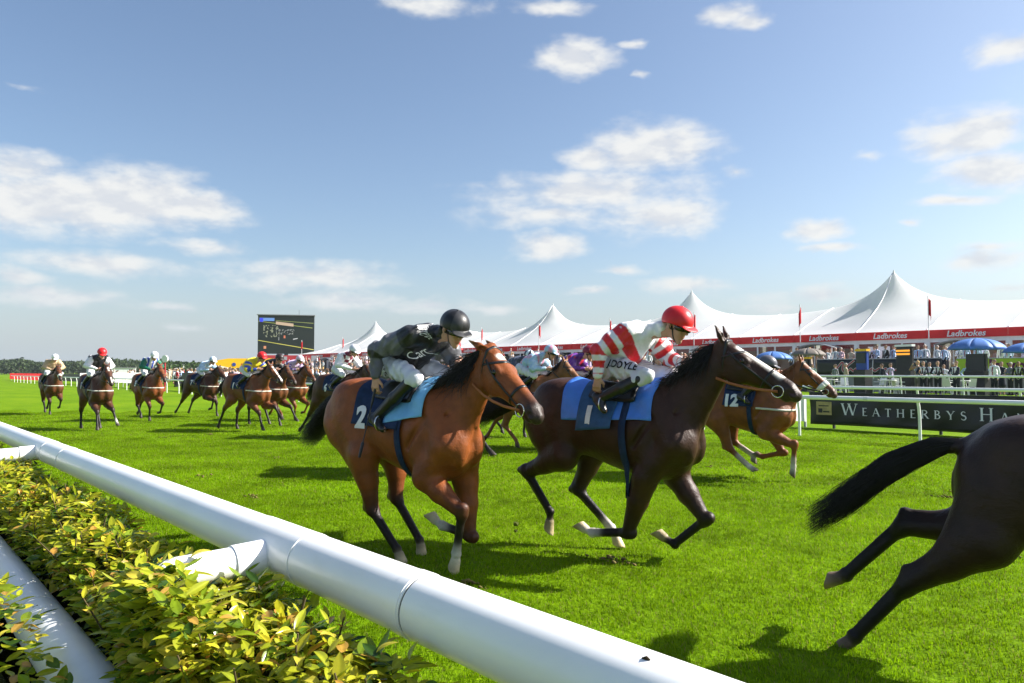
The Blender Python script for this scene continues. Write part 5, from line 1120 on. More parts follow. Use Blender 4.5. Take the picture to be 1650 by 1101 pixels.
MAT = {}
def horse_mats():
    MAT['coat'] = mat('horse_coat', rough=.47, spec=.27, attr='Col', noise=(9, .24), bump=(26, .40, .012))
    nt = MAT['coat'].node_tree; N = nt.nodes; L = nt.links; b = N['Principled BSDF']; tc = N.new('ShaderNodeTexCoord'); n0 = b.inputs['Normal'].links[0].from_socket
    for sc, stretch, strg, dist, ridged in ((6.5, (1, 1, 1), .20, .008, True), (130, (.22, 1, 1), .55, .0035, False)):      # veins and muscle edges, then the lie of the hair
        mp = N.new('ShaderNodeMapping'); mp.inputs['Scale'].default_value = stretch; L.new(tc.outputs['Object'], mp.inputs['Vector']); nz = N.new('ShaderNodeTexNoise'); nz.inputs['Scale'].default_value = sc; nz.inputs['Detail'].default_value = 2.5; nz.inputs['Distortion'].default_value = .6 if ridged else 0; L.new(mp.outputs[0], nz.inputs['Vector']); f = nz.outputs['Fac']
        if ridged:
            a = N.new('ShaderNodeMath'); a.operation = 'SUBTRACT'; L.new(f, a.inputs[0]); a.inputs[1].default_value = .5; c = N.new('ShaderNodeMath'); c.operation = 'ABSOLUTE'; L.new(a.outputs[0], c.inputs[0]); r = N.new('ShaderNodeMapRange'); r.interpolation_type = 'SMOOTHSTEP'; r.inputs['From Max'].default_value = .05; r.inputs['To Min'].default_value = .35; r.inputs['To Max'].default_value = 0; L.new(c.outputs[0], r.inputs['Value']); f = r.outputs[0]
        bp = N.new('ShaderNodeBump'); bp.inputs['Strength'].default_value = strg; bp.inputs['Distance'].default_value = dist; L.new(f, bp.inputs['Height']); L.new(n0, bp.inputs['Normal']); n0 = bp.outputs['Normal']
    L.new(n0, b.inputs['Normal'])
    MAT['hair_black'] = mat('hair_black', (.012, .010, .009), .45, .4, noise=(30, .4))
    MAT['hair_brown'] = mat('hair_brown', (.06, .03, .016), .45, .4, noise=(30, .4))
    MAT['hair_chestnut'] = mat('hair_chestnut', (.20, .08, .03), .45, .4, noise=(30, .4))
    MAT['eye'] = mat('horse_eye', (.008, .005, .004), .08, .6)
    MAT['leather'] = mat('black_leather', (.012, .011, .011), .38, .5, bump=(120, .2, .001))
    MAT['brown_leather'] = mat('brown_leather', (.16, .06, .025), .45, .5, bump=(120, .2, .001))
    MAT['rein'] = mat('tan_rubber_rein', (.34, .11, .035), .5, .4, bump=(400, .4, .002))
    MAT['webbing'] = mat('pale_webbing', (.62, .58, .50), .8, .2, noise=(80, .1))
    MAT['fleece'] = mat('white_fleece', (.78, .76, .70), .95, .1, bump=(150, .8, .006))
    MAT['steel'] = mat('bit_steel', (.65, .63, .60), .22, .5, metal=1)
    MAT['navy_cloth'] = mat('navy_cloth', (.012, .028, .075), .75, .25, noise=(14, .2), bump=(9, .7, .025))
    MAT['teal_cloth'] = mat('teal_cloth', (.025, .085, .19), .6, .35, noise=(14, .2), bump=(9, .7, .025))
    MAT['number'] = mat('white_number', (.72, .72, .72), .7, .2, noise=(40, .06))
    MAT['sky_pad'] = mat('pale_blue_pad', (.16, .42, .70), .5, .4, noise=(12, .08), bump=(8, .6, .025))
    MAT['royal_pad'] = mat('royal_blue_pad', (.06, .21, .70), .45, .45, noise=(12, .1), bump=(8, .6, .025))
    MAT['silk'] = mat('racing_silk', rough=.40, spec=.45, attr='Col', noise=(25, .06), bump=(17, .75, .022))
    MAT['skin'] = mat('skin', rough=.5, spec=.4, attr='Col', noise=(60, .07))
    MAT['breech'] = mat('white_breeches', rough=.6, spec=.3, attr='Col', noise=(20, .05), bump=(16, .65, .020))
    MAT['boot'] = mat('black_boot', (.014, .013, .013), .3, .5, noise=(15, .2), bump=(40, .2, .004))
    MAT['goggle'] = mat('goggle_lens', (.02, .018, .014), .06, .7)
    MAT['cap'] = mat('cap_silk', rough=.42, spec=.4, attr='Col', noise=(18, .06), bump=(22, .3, .008))
    MAT['whip'] = mat('whip_black', (.02, .02, .03), .45, .4)
    MAT['text_black'] = mat('printed_black', (.012, .012, .02), .6, .3)
    MAT['text_white'] = mat('printed_white', (.75, .75, .75), .6, .3)

def decal(prims, txt, size, c, u, v, d, off, name, m, parent, **kw):
    """lettering laid onto a body: glyphs in the plane c,u,v pushed along d to the surface"""
    vs, fs = flat_text(txt, size, **kw)
    O = c + vs[:, :1]*u + vs[:, 1:]*v - d*.35
    P3 = trace(prims, O, np.broadcast_to(d, O.shape), off, .7)
    return obj(name, mesh(name, P3, fs), m, parent)

def make_horse(name, loc, yaw, P, coat, vox, label, num=None, pad=None, tack='leather', fleece=False, breast=True, hair='hair_black', scale=1.0, group='racehorses galloping in the race', numsize=.25, near=False, cloth_at=(-.32, .26, 1.50, 1.40, .012), cloth_m='navy_cloth'):
    root = empty(name, (loc[0], loc[1], 0), math.radians(yaw), label, 'horse', group); root.scale = (scale,)*3
    pr, A = horse_prims(P, coat)
    G = Grid(pr, vox); GH = Grid(A['head_prims'], min(vox, .016)); A['grid'] = G
    vs, fs, col = sn(pr, vox, col=coat['base'], csoft=.014, grid=G)
    base = np.array(coat['base']); H, h, n, s, q, poll = A['H'], A['h'], A['n'], A['s'], A['q'], A['poll']
    # natural coat colouring: darker muzzle, paler soft spots, white face marking
    rel = vs - poll; t = rel @ h/q; off = rel @ n/q; sid = rel @ s/q; hd = (t > -.05) & (np.abs(sid) < .16) & (np.abs(off) < .3)
    mzf = np.clip((t - .44)/.13, 0, 1)*hd; mz = np.array(coat.get('muzzle', base*.45)); col = col*(1 - mzf[:, None]) + mz*mzf[:, None]
    nf = np.exp(-np.sum((np.abs(np.stack([t - .605, off - .062, np.abs(sid) - .062], 1))/np.array([.022, .018, .03]))**2, 1))*hd
    col = col*(1 - .8*nf[:, None]) + np.array([.035, .012, .012])*.8*nf[:, None]
    for (t0, t1, w) in coat.get('blaze', []):
        f = np.clip(1 - np.abs(sid)/w, 0, 1)*np.clip((t - t0)/.03, 0, 1)*np.clip((t1 - t)/.03, 0, 1)*(off < .06)*hd
        f = np.clip(f*3, 0, 1); col = col*(1 - f[:, None]) + np.array([.72, .67, .60])*f[:, None]
    body = obj('body', mesh('horse_body', vs, fs, True, col), MAT['coat'], root)
    rg = np.random.default_rng(abs(hash(label)) % 99991 if False else len(label)*77 + int(abs(loc[0])*100))
    for sd in (-1, 1):
        bm = bmesh.new(); bmesh.ops.create_uvsphere(bm, u_segments=10, v_segments=7, radius=.021*q); me = bpy.data.meshes.new('eye'); bm.to_mesh(me); bm.free()
        obj('eye', me, MAT['eye'], root, A['eye%d' % sd])
    # mane: locks along the crest, blown back
    nn = 900 if near else 150
    tt = rg.uniform(.05, 1, nn); path = np.array(A['neck'][1:] + [H(-.01, .02)])
    k = len(path) - 1; ii = np.minimum((tt*k).astype(int), k - 1); fr = (tt*k - ii)[:, None]
    cen = path[ii]*(1 - fr) + path[ii+1]*fr; tan = path[ii+1] - path[ii]; tan /= np.linalg.norm(tan, axis=1, keepdims=True)
    upn = np.cross(tan, V(0, 1, 0)); upn *= np.sign(upn[:, 2:3])
    roots = trace(G, cen + upn*.5, -upn, -.006, .5) + np.stack([np.zeros(nn), rg.normal(0, .012, nn), np.zeros(nn)], 1)
    mside = P.get('mane_side', -1)
    dirs = -tan*.8 + upn*rg.uniform(.15, .9, (nn, 1)) + np.stack([np.zeros(nn), mside*rg.uniform(0, .7, nn), np.zeros(nn)], 1)
    v2, f2 = strands(roots, dirs, rg.uniform(.11, .25, nn)*P.get('mane_len', 1), .0040 if near else .010, 7, .35, .20, 3)
    obj('mane', mesh('mane', v2, f2, True), MAT[hair], root)
    # tail: a streaming bundle
    tp = [A['dock']] + [np.array(p, float) for p in P['tail']]; nt = 1900 if near else 170; tv = []; tf = []; sg = 9
    cum = np.linspace(0, 1, len(tp)); wid = P.get('tail_w', .085)
    for j in range(nt):
        e = rg.uniform(.62, 1.04); ph, rr = rg.uniform(0, 6.28), rg.uniform(0, 1)**.6; wob = rg.uniform(0, 6.28); b0 = len(tv)
        for i in range(sg + 1):
            t_ = min(i/sg*e, 1.03)
            c = np.array([np.interp(t_, cum, [p[d] for p in tp]) for d in range(3)])
            if t_ > 1: c = c + (tp[-1] - tp[-2])*(t_ - 1)
            sp = wid*(.30 + .9*math.sin(min(t_, .92)*math.pi*.62)) * rr
            c = c + V(0, math.cos(ph), math.sin(ph))*sp + V(0, math.sin(wob + 5*t_), math.cos(wob*1.3 + 6*t_))*(.022 if near else .014)*t_
            r_ = (.0030 if near else .010)*(1 - .85*(i/sg))
            for m_ in range(3): w_ = 2.094*m_; tv.append(c + V(.3*math.cos(w_), math.cos(w_), math.sin(w_))*r_)
        for i in range(sg):
            for m_ in range(3):
                m2 = (m_+1) % 3; tf.append((b0+i*3+m_, b0+i*3+m2, b0+i*3+3+m2, b0+i*3+3+m_))
    obj('tail', mesh('tail', np.array(tv), np.array(tf), True), MAT[hair], root)
    # tack
    Dd = A['D']; lt = MAT[tack]; nst = 48 if near else 24
    fw = nrm(np.cross(n, s)); fw = h
    hp = GH
    def hstrap(nm, t0, o0, w, axis, u, v, ang=(0, 2*math.pi), m=None, off=.004):
        a_, b_ = wrap_strip(hp, H(t0, o0), u, v, ang, w, axis, off, .004, nst, .28*q); return obj(nm, mesh(nm, a_, b_, True), m or lt, br)
    a_, b_ = wrap_strip(hp, H(.40, .085), s, n, (0, 2*math.pi), .022, h, .004, .004, nst, .28*q); br = obj('bridle', mesh('noseband', a_, b_, True), lt, root)
    hstrap('headpiece', .045, .09, .020, nrm(h*.92 - n*.38), s, nrm(n*.92 + h*.38))
    hstrap('browband', .09, .07, .018, nrm(h*.75 + n*.66), s, nrm(n*.75 - h*.66))
    for sd in (-1, 1):
        ts = np.linspace(0, 1, 12); ln = np.array([H(lerp(.06, .515, x), lerp(.06, .108, x), sd*.25) for x in ts]); dd = np.broadcast_to(-s*sd, ln.shape)
        rows = [trace(hp, ln + n*o, dd, .005, .4*q) for o in (-.009, .009)]
        a_, b_ = slab(np.stack(rows, 1), .004*sd); obj('cheekpiece', mesh('cheekpiece', a_, b_, True), lt, br)
        ring = trace(hp, H(.515, .108, sd*.25)[None], (-s*sd)[None], .008, .4*q)[0]; A['bit%d' % sd] = ring
        mb = MB(); R_ = .042*q
        mb.tube([ring + h*math.cos(x)*R_ + n*math.sin(x)*R_ for x in np.linspace(0, 2*math.pi, 19)], .0055, 6, cap=False); mb.build('bit_ring', MAT['steel'], br, True)
    if fleece:
        a_, b_ = wrap_strip(hp, H(.43, .08), s, n, (-2.6, 2.6 + 1.1), .075, h, .012, .03, nst, .28*q); obj('sheepskin_noseband', mesh('fleece', a_, b_, True), MAT['fleece'], br)
    if breast:
        xs = np.linspace(0, 1, 30); an = xs*math.pi
        ctr = Dd(.35, 0, 1.08 if breast is True else breast); Dv = np.stack([np.sin(an)*1.0, -np.cos(an)*.62, -np.sin(an)*.05], 1); Dv /= np.linalg.norm(Dv, axis=1, keepdims=True)
        rows = [trace(G, ctr + V(0, 0, .02 + o) + Dv*.9, -Dv, .008, .85) for o in (-.014, .014)]
        a_, b_ = slab(np.stack(rows, 1), -.005); obj('breastgirth', mesh('breastgirth', a_, b_, True), MAT['webbing'], root)
    # number cloth, pad and saddle draped over the back
    tr = G
    def drape(x0, x1, f_end, b_end, off, th, nx=18, na=34, fl=.0):
        an = np.linspace(-1, 1, na); P3 = np.zeros((nx, na, 3))
        for i, x in enumerate(np.linspace(x0, x1, nx)):
            e = lerp(b_end, f_end, i/(nx - 1)); w_ = an*e
            ctr = Dd(x, 0, 1.10); Dv = np.stack([0*w_, np.sin(w_), np.cos(w_)], 1)
            q_ = trace(tr, ctr + Dv*.75, -Dv, off, .7); q_[:, 1] *= 1 + fl*np.abs(an)**3; q_[:, 0] += fl*.15*np.sin(an*7 + i)*np.abs(an); P3[i] = q_
        return slab(P3, th)
    a_, b_ = drape(*cloth_at, .004, fl=.07)
    cloth = obj('saddle_cloth', mesh('saddle_cloth', a_, b_, True), MAT[cloth_m], root)
    if pad:
        a_, b_ = drape(*pad[1]); obj('saddle_pad', mesh('saddle_pad', a_, b_, True), MAT[pad[0]], root)
    a_, b_ = drape(-.12, .34, .75, .65, .030, .02, 10, 18); obj('saddle', mesh('saddle', a_, b_, True), MAT['leather'], root)
    a_, b_ = wrap_strip(tr, Dd(.25, 0, 1.10), V(0, 1, 0), V(0, 0, 1), (0, 2*math.pi), .065, V(1, 0, 0), .018, .004, nst, .6); obj('girth', mesh('girth', a_, b_, True), MAT['navy_cloth'], root)
    if num:
        for sd in (-1, 1):
            o = decal(tr, num, numsize, Dd(cloth_at[0] + .125, sd*.40, 1.20), V(-sd, 0, 0), V(0, 0, 1), V(0, -sd, 0), .044, 'number', MAT['number'], cloth, bold=.012)
    return root, pr, A

SKIN = (.50, .27, .19)
def hand_prims(wrist, d, across, palm_n, c=SKIN, curl=1.1, k=.006):
    """palm, four curled fingers of unequal length and a thumb; across = knuckle line toward the little finger, palm_n = out of the palm"""
    d = nrm(d); across = nrm(across - (across @ d)*d); pn = nrm(np.cross(d, across)); pn = pn if pn @ palm_n > 0 else -pn
    pr = []; kn = wrist + d*.085
    for i in (-1.2, -.4, .4, 1.2): pr.append(rcone(wrist + d*.015 + across*.012*i, kn + across*.018*i, .016, .0145, .012, c))
    for i, (o, L) in enumerate(zip((-1.5, -.5, .5, 1.5), (.92, 1.05, 1.0, .80))):
        p = kn + across*.0185*o; a = .35*curl
        for ln, da in ((.040, .55), (.027, .75), (.022, .7)):
            v = d*math.cos(a) + pn*math.sin(a); q = p + v*ln*L; pr.append(rcone(p, q, .0098, .0088, k, c)); p = q; a += da*curl
    t0 = wrist + d*.028 - across*.026; t1 = t0 + nrm(d*.7 - across*.6 + pn*.35)*.042; t2 = t1 + nrm(d*.8 + pn*.55)*.032
    pr += [rcone(t0, t1, .0145, .0115, .008, c), rcone(t1, t2, .0110, .0092, .006, c)]
    return pr
def head_frame(fdir, roll=0):
    f = nrm(fdir); u = nrm(V(0, 0, 1) - f[2]*f); s = np.cross(u, f); return f, u, s
def head_prims(c, f, u, s, neck, g=1.08):
    sk = np.array(SKIN); X = lambda a, b, w=0: c + (f*a + u*b + s*w)*g
    pr = [ellip(X(-.012, .03), (.098, .076, .098), .03, sk, axes=[f, s, u]), ellip(X(.032, -.052), (.066, .058, .082), .03, sk, axes=[f, s, u]),
          rcone(X(.062, -.118), X(.058, -.112), .024, .024, .02, sk), rcone(X(.086, .004), X(.112, -.038), .010, .0145, .012, sk*.97),
          rcone(X(.082, -.078, -.018), X(.082, -.078, .018), .0085, .0085, .006, sk*np.array([.95, .65, .65]))]
    for w in (-1, 1):
        pr += [ellip(X(-.012, -.018, w*.078), (.022, .012, .034), .01, sk*.95, axes=[f, s, u]), ellip(X(.064, -.028, w*.040), (.026, .020, .022), .02, sk, axes=[f, s, u]),
               ellip(X(.086, -.004, w*.031), (.012, .016, .011), .01, sub=True, axes=[f, s, u]), ellip(X(.079, -.005, w*.031), (.011, .013, .0095), .004, (.05, .035, .03), axes=[f, s, u])]
    pr.append(rcone(neck, X(-.03, -.06), .062, .055, .03, sk))
    return pr
def make_jockey(name, loc, yaw, J, silk, label, vox=.008, near=False, scale=1.0, group='jockeys riding in the race', whip=None, reins=None, texts=()):
    """J: joints in the horse's frame. Body is one skin mesh; jacket, breeches, boots, cap are its children"""
    A = {k: np.array(v, float) for k, v in J.items()}
    f, u, s = head_frame(A['face']); hc = A['head']; hv = min(vox, .0052) if near else max(vox*.7, .011)
    pelv = (A['rhip'] + A['lhip'])/2; sh = (A['rsh'] + A['lsh'])/2; neck = sh + nrm(hc - sh)*.06
    bk = nrm(sh - pelv); dors = nrm(np.cross(bk, V(0, 1, 0))); dors = dors*np.sign(dors[2])
    sk = np.array(SKIN)
    # --- skin body
    pr = head_prims(hc, f, u, s, neck)
    pr += [rcone(pelv, lerp(pelv, sh, .5), .105, .10, .05, sk, sy=1.2), rcone(lerp(pelv, sh, .5), sh, .10, .105, .05, sk, sy=1.25), rcone(A['rsh'], A['lsh'], .052, .052, .04, sk)]
    for q in 'rl':
        pr += [rcone(A[q+'sh'], A[q+'el'], .045, .038, .03, sk), rcone(A[q+'el'], A[q+'wr'], .038, .027, .02, sk)]
        pr += [rcone(A[q+'hip'], A[q+'kn'], .066, .040, .04, sk), rcone(A[q+'kn'], A[q+'an'], .038, .030, .03, sk), rcone(A[q+'an'], A[q+'toe'], .032, .028, .02, sk)]
        hd = nrm(A[q+'hand'] - A[q+'wr']); sd = -1 if q == 'r' else 1
        pr += hand_prims(A[q+'wr'], hd, np.array(J.get(q+'across', (-.5, sd*.1, -1.0)), float), np.array(J.get(q+'palm', (0, -sd, 0)), float))
    vs, fs, col = sn(pr, hv, col=SKIN, csoft=.004)
    mb = obj(name, mesh('jockey_body', vs, fs, True, col), MAT['skin'], None, (loc[0], loc[1], 0), (0, 0, math.radians(yaw))); mb.scale = (scale,)*3
    tag(mb, label, 'person', group)
    # --- jacket
    mid = lerp(pelv, sh, .5)
    jp = [rcone(pelv + bk*.03 + dors*.012, mid, .126, .148, .05, sy=1.2), rcone(mid, sh - bk*.03, .144, .138, .05, sy=1.25), ellip(mid + dors*.055, (.20, .18, .105), .06, axes=[bk, V(0, 1, 0), dors]),
          rcone(A['rsh'], A['lsh'], .082, .082, .05), rcone(sh, lerp(sh, hc, .62), .085, .064, .03)]
    for q in 'rl':
        jp += [rcone(A[q+'sh'], lerp(A[q+'sh'], A[q+'el'], .5), .088, .085, .04), rcone(lerp(A[q+'sh'], A[q+'el'], .5), A[q+'el'], .085, .072, .03), rcone(A[q+'el'], lerp(A[q+'el'], A[q+'wr'], .93), .068, .042, .025), ellip(lerp(A[q+'sh'], A[q+'el'], .55) + V(0, 0, -.015), (.07, .055, .06), .05)]
    jp.append(ellip(hc + f*.02 - u*.02, (.105, .088, .115), .01, sub=True, axes=[f, s, u]))
    def rip(ax):
        x, y, z = ax[0][:, None, None], ax[1][None, :, None], ax[2][None, None, :]
        w = .9*np.sin(x*9 + z*7) + .8*np.sin(y*13 - z*8 + 1)
        return (.0085*np.sin(x*34 + z*27 + 2.4*w)*np.cos(y*15 + x*10 + w)) + .0045*np.sin(x*61 - z*47 + y*30 + 2*w)
    gj = Grid(jp, vox); vs, fs, _ = sn(jp, vox, extra=rip, grid=gj)
    # pattern coordinates
    arm = np.full(len(vs), 9.); tt = np.zeros(len(vs)); side = np.zeros(len(vs))
    for q, sd in (('r', -1), ('l', 1)):
        for a, b, t0, t1 in ((A[q+'sh'], A[q+'el'], 0, .55), (A[q+'el'], A[q+'wr'], .55, 1)):
            ba = b - a; t = np.clip((vs - a) @ ba/(ba @ ba), 0, 1); d = np.linalg.norm(vs - a - t[:, None]*ba, axis=1)
            m = d < arm; arm[m] = d[m]; tt[m] = lerp(t0, t1, t[m]); side[m] = sd
    ba = sh - pelv; tb = np.clip((vs - pelv) @ ba/(ba @ ba), -.2, 1.2); ctr = pelv + tb[:, None]*ba; dt = np.linalg.norm((vs - ctr)*np.array([1, .8, 1]), axis=1)
    isarm = (arm - .07 < dt - .135) & ((tt > .10) | (arm < .09)); isarm &= ~((tt < .06) & (np.abs(vs[:, 1]) < .17))
    cap_c = silk['cap']; col = silk['fn'](vs, isarm, tt, side, tb, vs[:, 1] - ctr[:, 1], (vs - ctr) @ dors)
    for _ in range(1 if near else 0):                         # soften the colour edges by half a cell
        ac = np.zeros_like(col); dg = np.zeros(len(vs))
        for k_ in range(4):
            for d_ in range(3): ac[:, d_] += np.bincount(fs[:, k_], col[fs[:, (k_+1) % 4], d_], len(vs))
            dg += np.bincount(fs[:, k_], minlength=len(vs))
        col = col*.5 + .5*ac/np.maximum(dg, 1)[:, None]
    jk = obj('jacket', mesh('jacket', vs, fs, True, col), MAT['silk'], mb)
    # --- breeches
    bp = [rcone(A['rhip'] + V(-.02, .03, .0), A['lhip'] + V(-.02, -.03, .0), .112, .112, .05), rcone(pelv, pelv + bk*.13, .112, .110, .05, sy=1.15)]
    for q in 'rl':
        shin = nrm(A[q+'an'] - A[q+'kn'])
        bp += [rcone(A[q+'hip'], lerp(A[q+'hip'], A[q+'kn'], .5), .100, .085, .05), rcone(lerp(A[q+'hip'], A[q+'kn'], .5), A[q+'kn'], .085, .064, .04), rcone(A[q+'kn'], A[q+'kn'] + shin*.10, .060, .050, .03)]
    gb = Grid(bp, vox); vs, fs, _ = sn(bp, vox, extra=rip, grid=gb)
    bc = np.tile(np.array(silk.get('breech', (.66, .66, .70))), (len(vs), 1)); br = obj('breeches', mesh('breeches', vs, fs, True, bc), MAT['breech'], mb)
    for q in 'rl':
        kn, an, toe = A[q+'kn'], A[q+'an'], A[q+'toe']; shin = nrm(an - kn); d = nrm(toe - an); sd = -1 if q == 'r' else 1
        op = [rcone(kn + shin*.07, lerp(kn, an, .5), .056, .055, .02), rcone(lerp(kn, an, .5), an, .055, .040, .02), rcone(an - d*.03, an + d*.06, .040, .037, .02), rcone(an + d*.05, toe, .036, .028, .02, sy=1.15), rcone(an - d*.045 + V(0, 0, -.04), an - d*.03, .026, .034, .02)]
        vs, fs, _ = sn(op, vox); obj('boot', mesh('boot', vs, fs, True), MAT['boot'], mb)
        st = lerp(an, toe, .62); mm = MB(); R = .055; ring = [st + V(0, math.cos(w)*R, math.sin(w)*R*1.15 + .02) for w in np.linspace(0, 2*math.pi, 17)]
        mm.tube(ring, .006, 6, cap=False); mm.build('stirrup', MAT['steel'], mb, True)
        mm = MB(); tp = V(.12, sd*.20, 1.42); mm.tube([st + V(0, 0, .08), lerp(st + V(0, 0, .08), tp, .5) + V(0, sd*.02, 0), tp], .009, 6); mm.build('stirrup_leather', MAT['leather'], mb, True)
    # --- cap and goggles
    hp = []
    def capfn(x, y, z):
        px, py, pz = x - hc[0], y - hc[1], z - hc[2]; a = px*f[0] + py*f[1] + pz*f[2]; b = px*u[0] + py*u[1] + pz*u[2] - .035; w = px*s[0] + py*s[1] + pz*s[2]
        r = np.array([.142, .121, .124]); k0 = np.sqrt(((a + .008)/r[0])**2 + (w/r[1])**2 + (b/r[2])**2); k1 = np.sqrt(((a + .008)/r[0]**2)**2 + (w/r[1]**2)**2 + (b/r[2]**2)**2) + 1e-6
        return np.maximum(k0*(k0 - 1)/k1, -(b + .035 + .25*np.minimum(a, 0)*-1 - .012))
    hp.append(custom(capfn, hc - .19, hc + .19, .01))
    pk = hc + f*.138 + u*.012; fn = nrm(f - u*.25); hp.append(ellip(pk, (.058, .090, .009), .012, axes=[fn, s, nrm(np.cross(s, fn))*-1]))
    hp.append(rcone(hc + u*.156, hc + u*.161, .010, .007, .008))
    vs, fs, _ = sn(hp, hv); a = (vs - hc) @ f; w = (vs - hc) @ s; b = (vs - hc) @ u
    cp = obj('cap', mesh('cap', vs, fs, True, cap_c(a, w, b)), MAT['cap'], mb)
    gh = Grid(pr[:18], .008 if near else .012)
    for nm, ang, w, off, th, m, o in (('goggles', (-1.05, 1.05), .052, .006, .016, 'goggle', -.004), ('goggle_strap', (-math.pi, math.pi), .016, .004, .003, 'leather', .012)):
        a_, b_ = wrap_strip(gh, hc + u*o, f, s, ang, w, u, off, th, 28, .24); obj(nm, mesh(nm, a_, b_, True), MAT[m], mb)
    a_, b_ = wrap_strip(gh, hc + f*.012 - u*.03, s, nrm(u*-1 + f*.35), (-.25, math.pi + .25), .014, nrm(f + u*.35), .003, .003, 24, .24); obj('chin_strap', mesh('chin_strap', a_, b_, True), MAT['leather'], mb)
    if whip is not None:
        hd = A['rwr'] + nrm(A['rhand'] - A['rwr'])*.11; wd = nrm(np.array(whip) - hd); mm = MB()
        mm.tube([hd - wd*.14, hd - wd*.1, hd + wd*.12, hd + wd*.14, np.array(whip) - wd*.14, np.array(whip) - wd*.12, np.array(whip)], [.011, .012, .010, .006, .004, .014, .012], 8)
        wo = mm.build('whip', MAT['whip'], mb, True)
    if reins is not None:
        for sd in (-1, 1):
            bit = reins['bit%d' % sd]; hand = A['lwr'] + nrm(A['lhand'] - A['lwr'])*.09 if sd == 1 or whip is not None or reins.get('one_hand') else A['rwr'] + nrm(A['rhand'] - A['rwr'])*.09
            pts = [bit] + [lerp(bit, hand, t) + V(0, sd*(.085*math.sin(math.pi*t**.8) + .02), -.05*math.sin(math.pi*t)) for t in (.15, .3, .45, .6, .75, .88)] + [hand]
            tw = []
            P_ = np.array(pts); rows = np.stack([P_ + V(0, 0, .011), P_ - V(0, 0, .011)], 1); a_, b_ = slab(rows, .005); obj('rein', mesh('rein', a_, b_, True), MAT[reins.get('mat', 'leather')], mb)
        if reins.get('loop'):
            hd = A['lwr'] + nrm(A['lhand'] - A['lwr'])*.09; N_ = np.array([hd + V(a, .03 + b, c) for a, b, c in reins['loop']]); rows = np.stack([N_ + V(.010, 0, .024), N_ - V(.010, 0, .024)], 1); a_, b_ = slab(rows, .006); obj('rein_loop', mesh('rein_loop', a_, b_, True), MAT[reins.get('mat', 'leather')], mb)
    for (on, txt, size, c, uu, vv, dd, m, kw) in texts:
        decal(gj if on == 'jacket' else gb, txt, size, np.array(c, float), nrm(uu), nrm(vv), nrm(dd), .0150, 'lettering', MAT[m], jk if on == 'jacket' else br, **kw)
    return mb

def solid(c): return lambda vs, isarm, tt, side, tb, y, dr: np.tile(np.array(c, float), (len(vs), 1))
def capc(c, c2=None, n=0):
    def g(a, w, b):
        o = np.tile(np.array(c, float), (len(a), 1))
        if c2 is not None:
            if n == 0: o[b < .055] = c2
            else: o[(np.floor((np.arctan2(w, a)/(2*math.pi) + .5)*n).astype(int) % 2) == 0] = c2
        return o
    return g
def sleeves(c_body, c_arm, arm_fn=None, body_fn=None):
    def g(vs, isarm, tt, side, tb, y, dr):
        o = np.tile(np.array(c_body, float), (len(vs), 1))
        if body_fn: body_fn(o, tb, y, dr)
        o[isarm] = c_arm
        if arm_fn:
            t = tt; m = isarm & arm_fn(t); o[m] = arm_fn.c
        return o
    return g
class Hoops:
    def __init__(s, c, n, duty=.5, ph=0): s.c, s.n, s.d, s.p = c, n, duty, ph
    def __call__(s, t): return ((t*s.n + s.p) % 1) < s.d
class Checks(Hoops):
    def __call__(s, t): return np.sin(t*40) > 0
RED, WHITE, BLACK, GREY = (.62, .015, .02), (.74, .74, .76), (.012, .012, .014), (.13, .13, .15)
def silk_two(vs, isarm, tt, side, tb, y, dr):
    o = np.tile(np.array(WHITE), (len(vs), 1))
    ang = np.where(dr > 0, 1, -1)
    x1 = np.abs(tb - .42 - y*1.9) < .17; x2 = np.abs(tb - .42 + y*1.9) < .17
    o[x1 | x2] = RED
    o[isarm] = WHITE; o[isarm & Hoops(RED, 4.6, .57, .66)(tt)] = RED; o[isarm & (tt > .965)] = WHITE
    return o
def silk_one(vs, isarm, tt, side, tb, y, dr):
    o = np.tile(np.array(BLACK), (len(vs), 1)); o[(tb > .62) & (dr > .06)] = (.035, .035, .04)
    o[isarm] = (.12, .12, .135); o[isarm & (tt < .16)] = (.03, .03, .034); o[isarm & (tt > .56) & (tt < .70)] = (.016, .016, .018); o[isarm & (tt > .70)] = (.09, .09, .10); return o

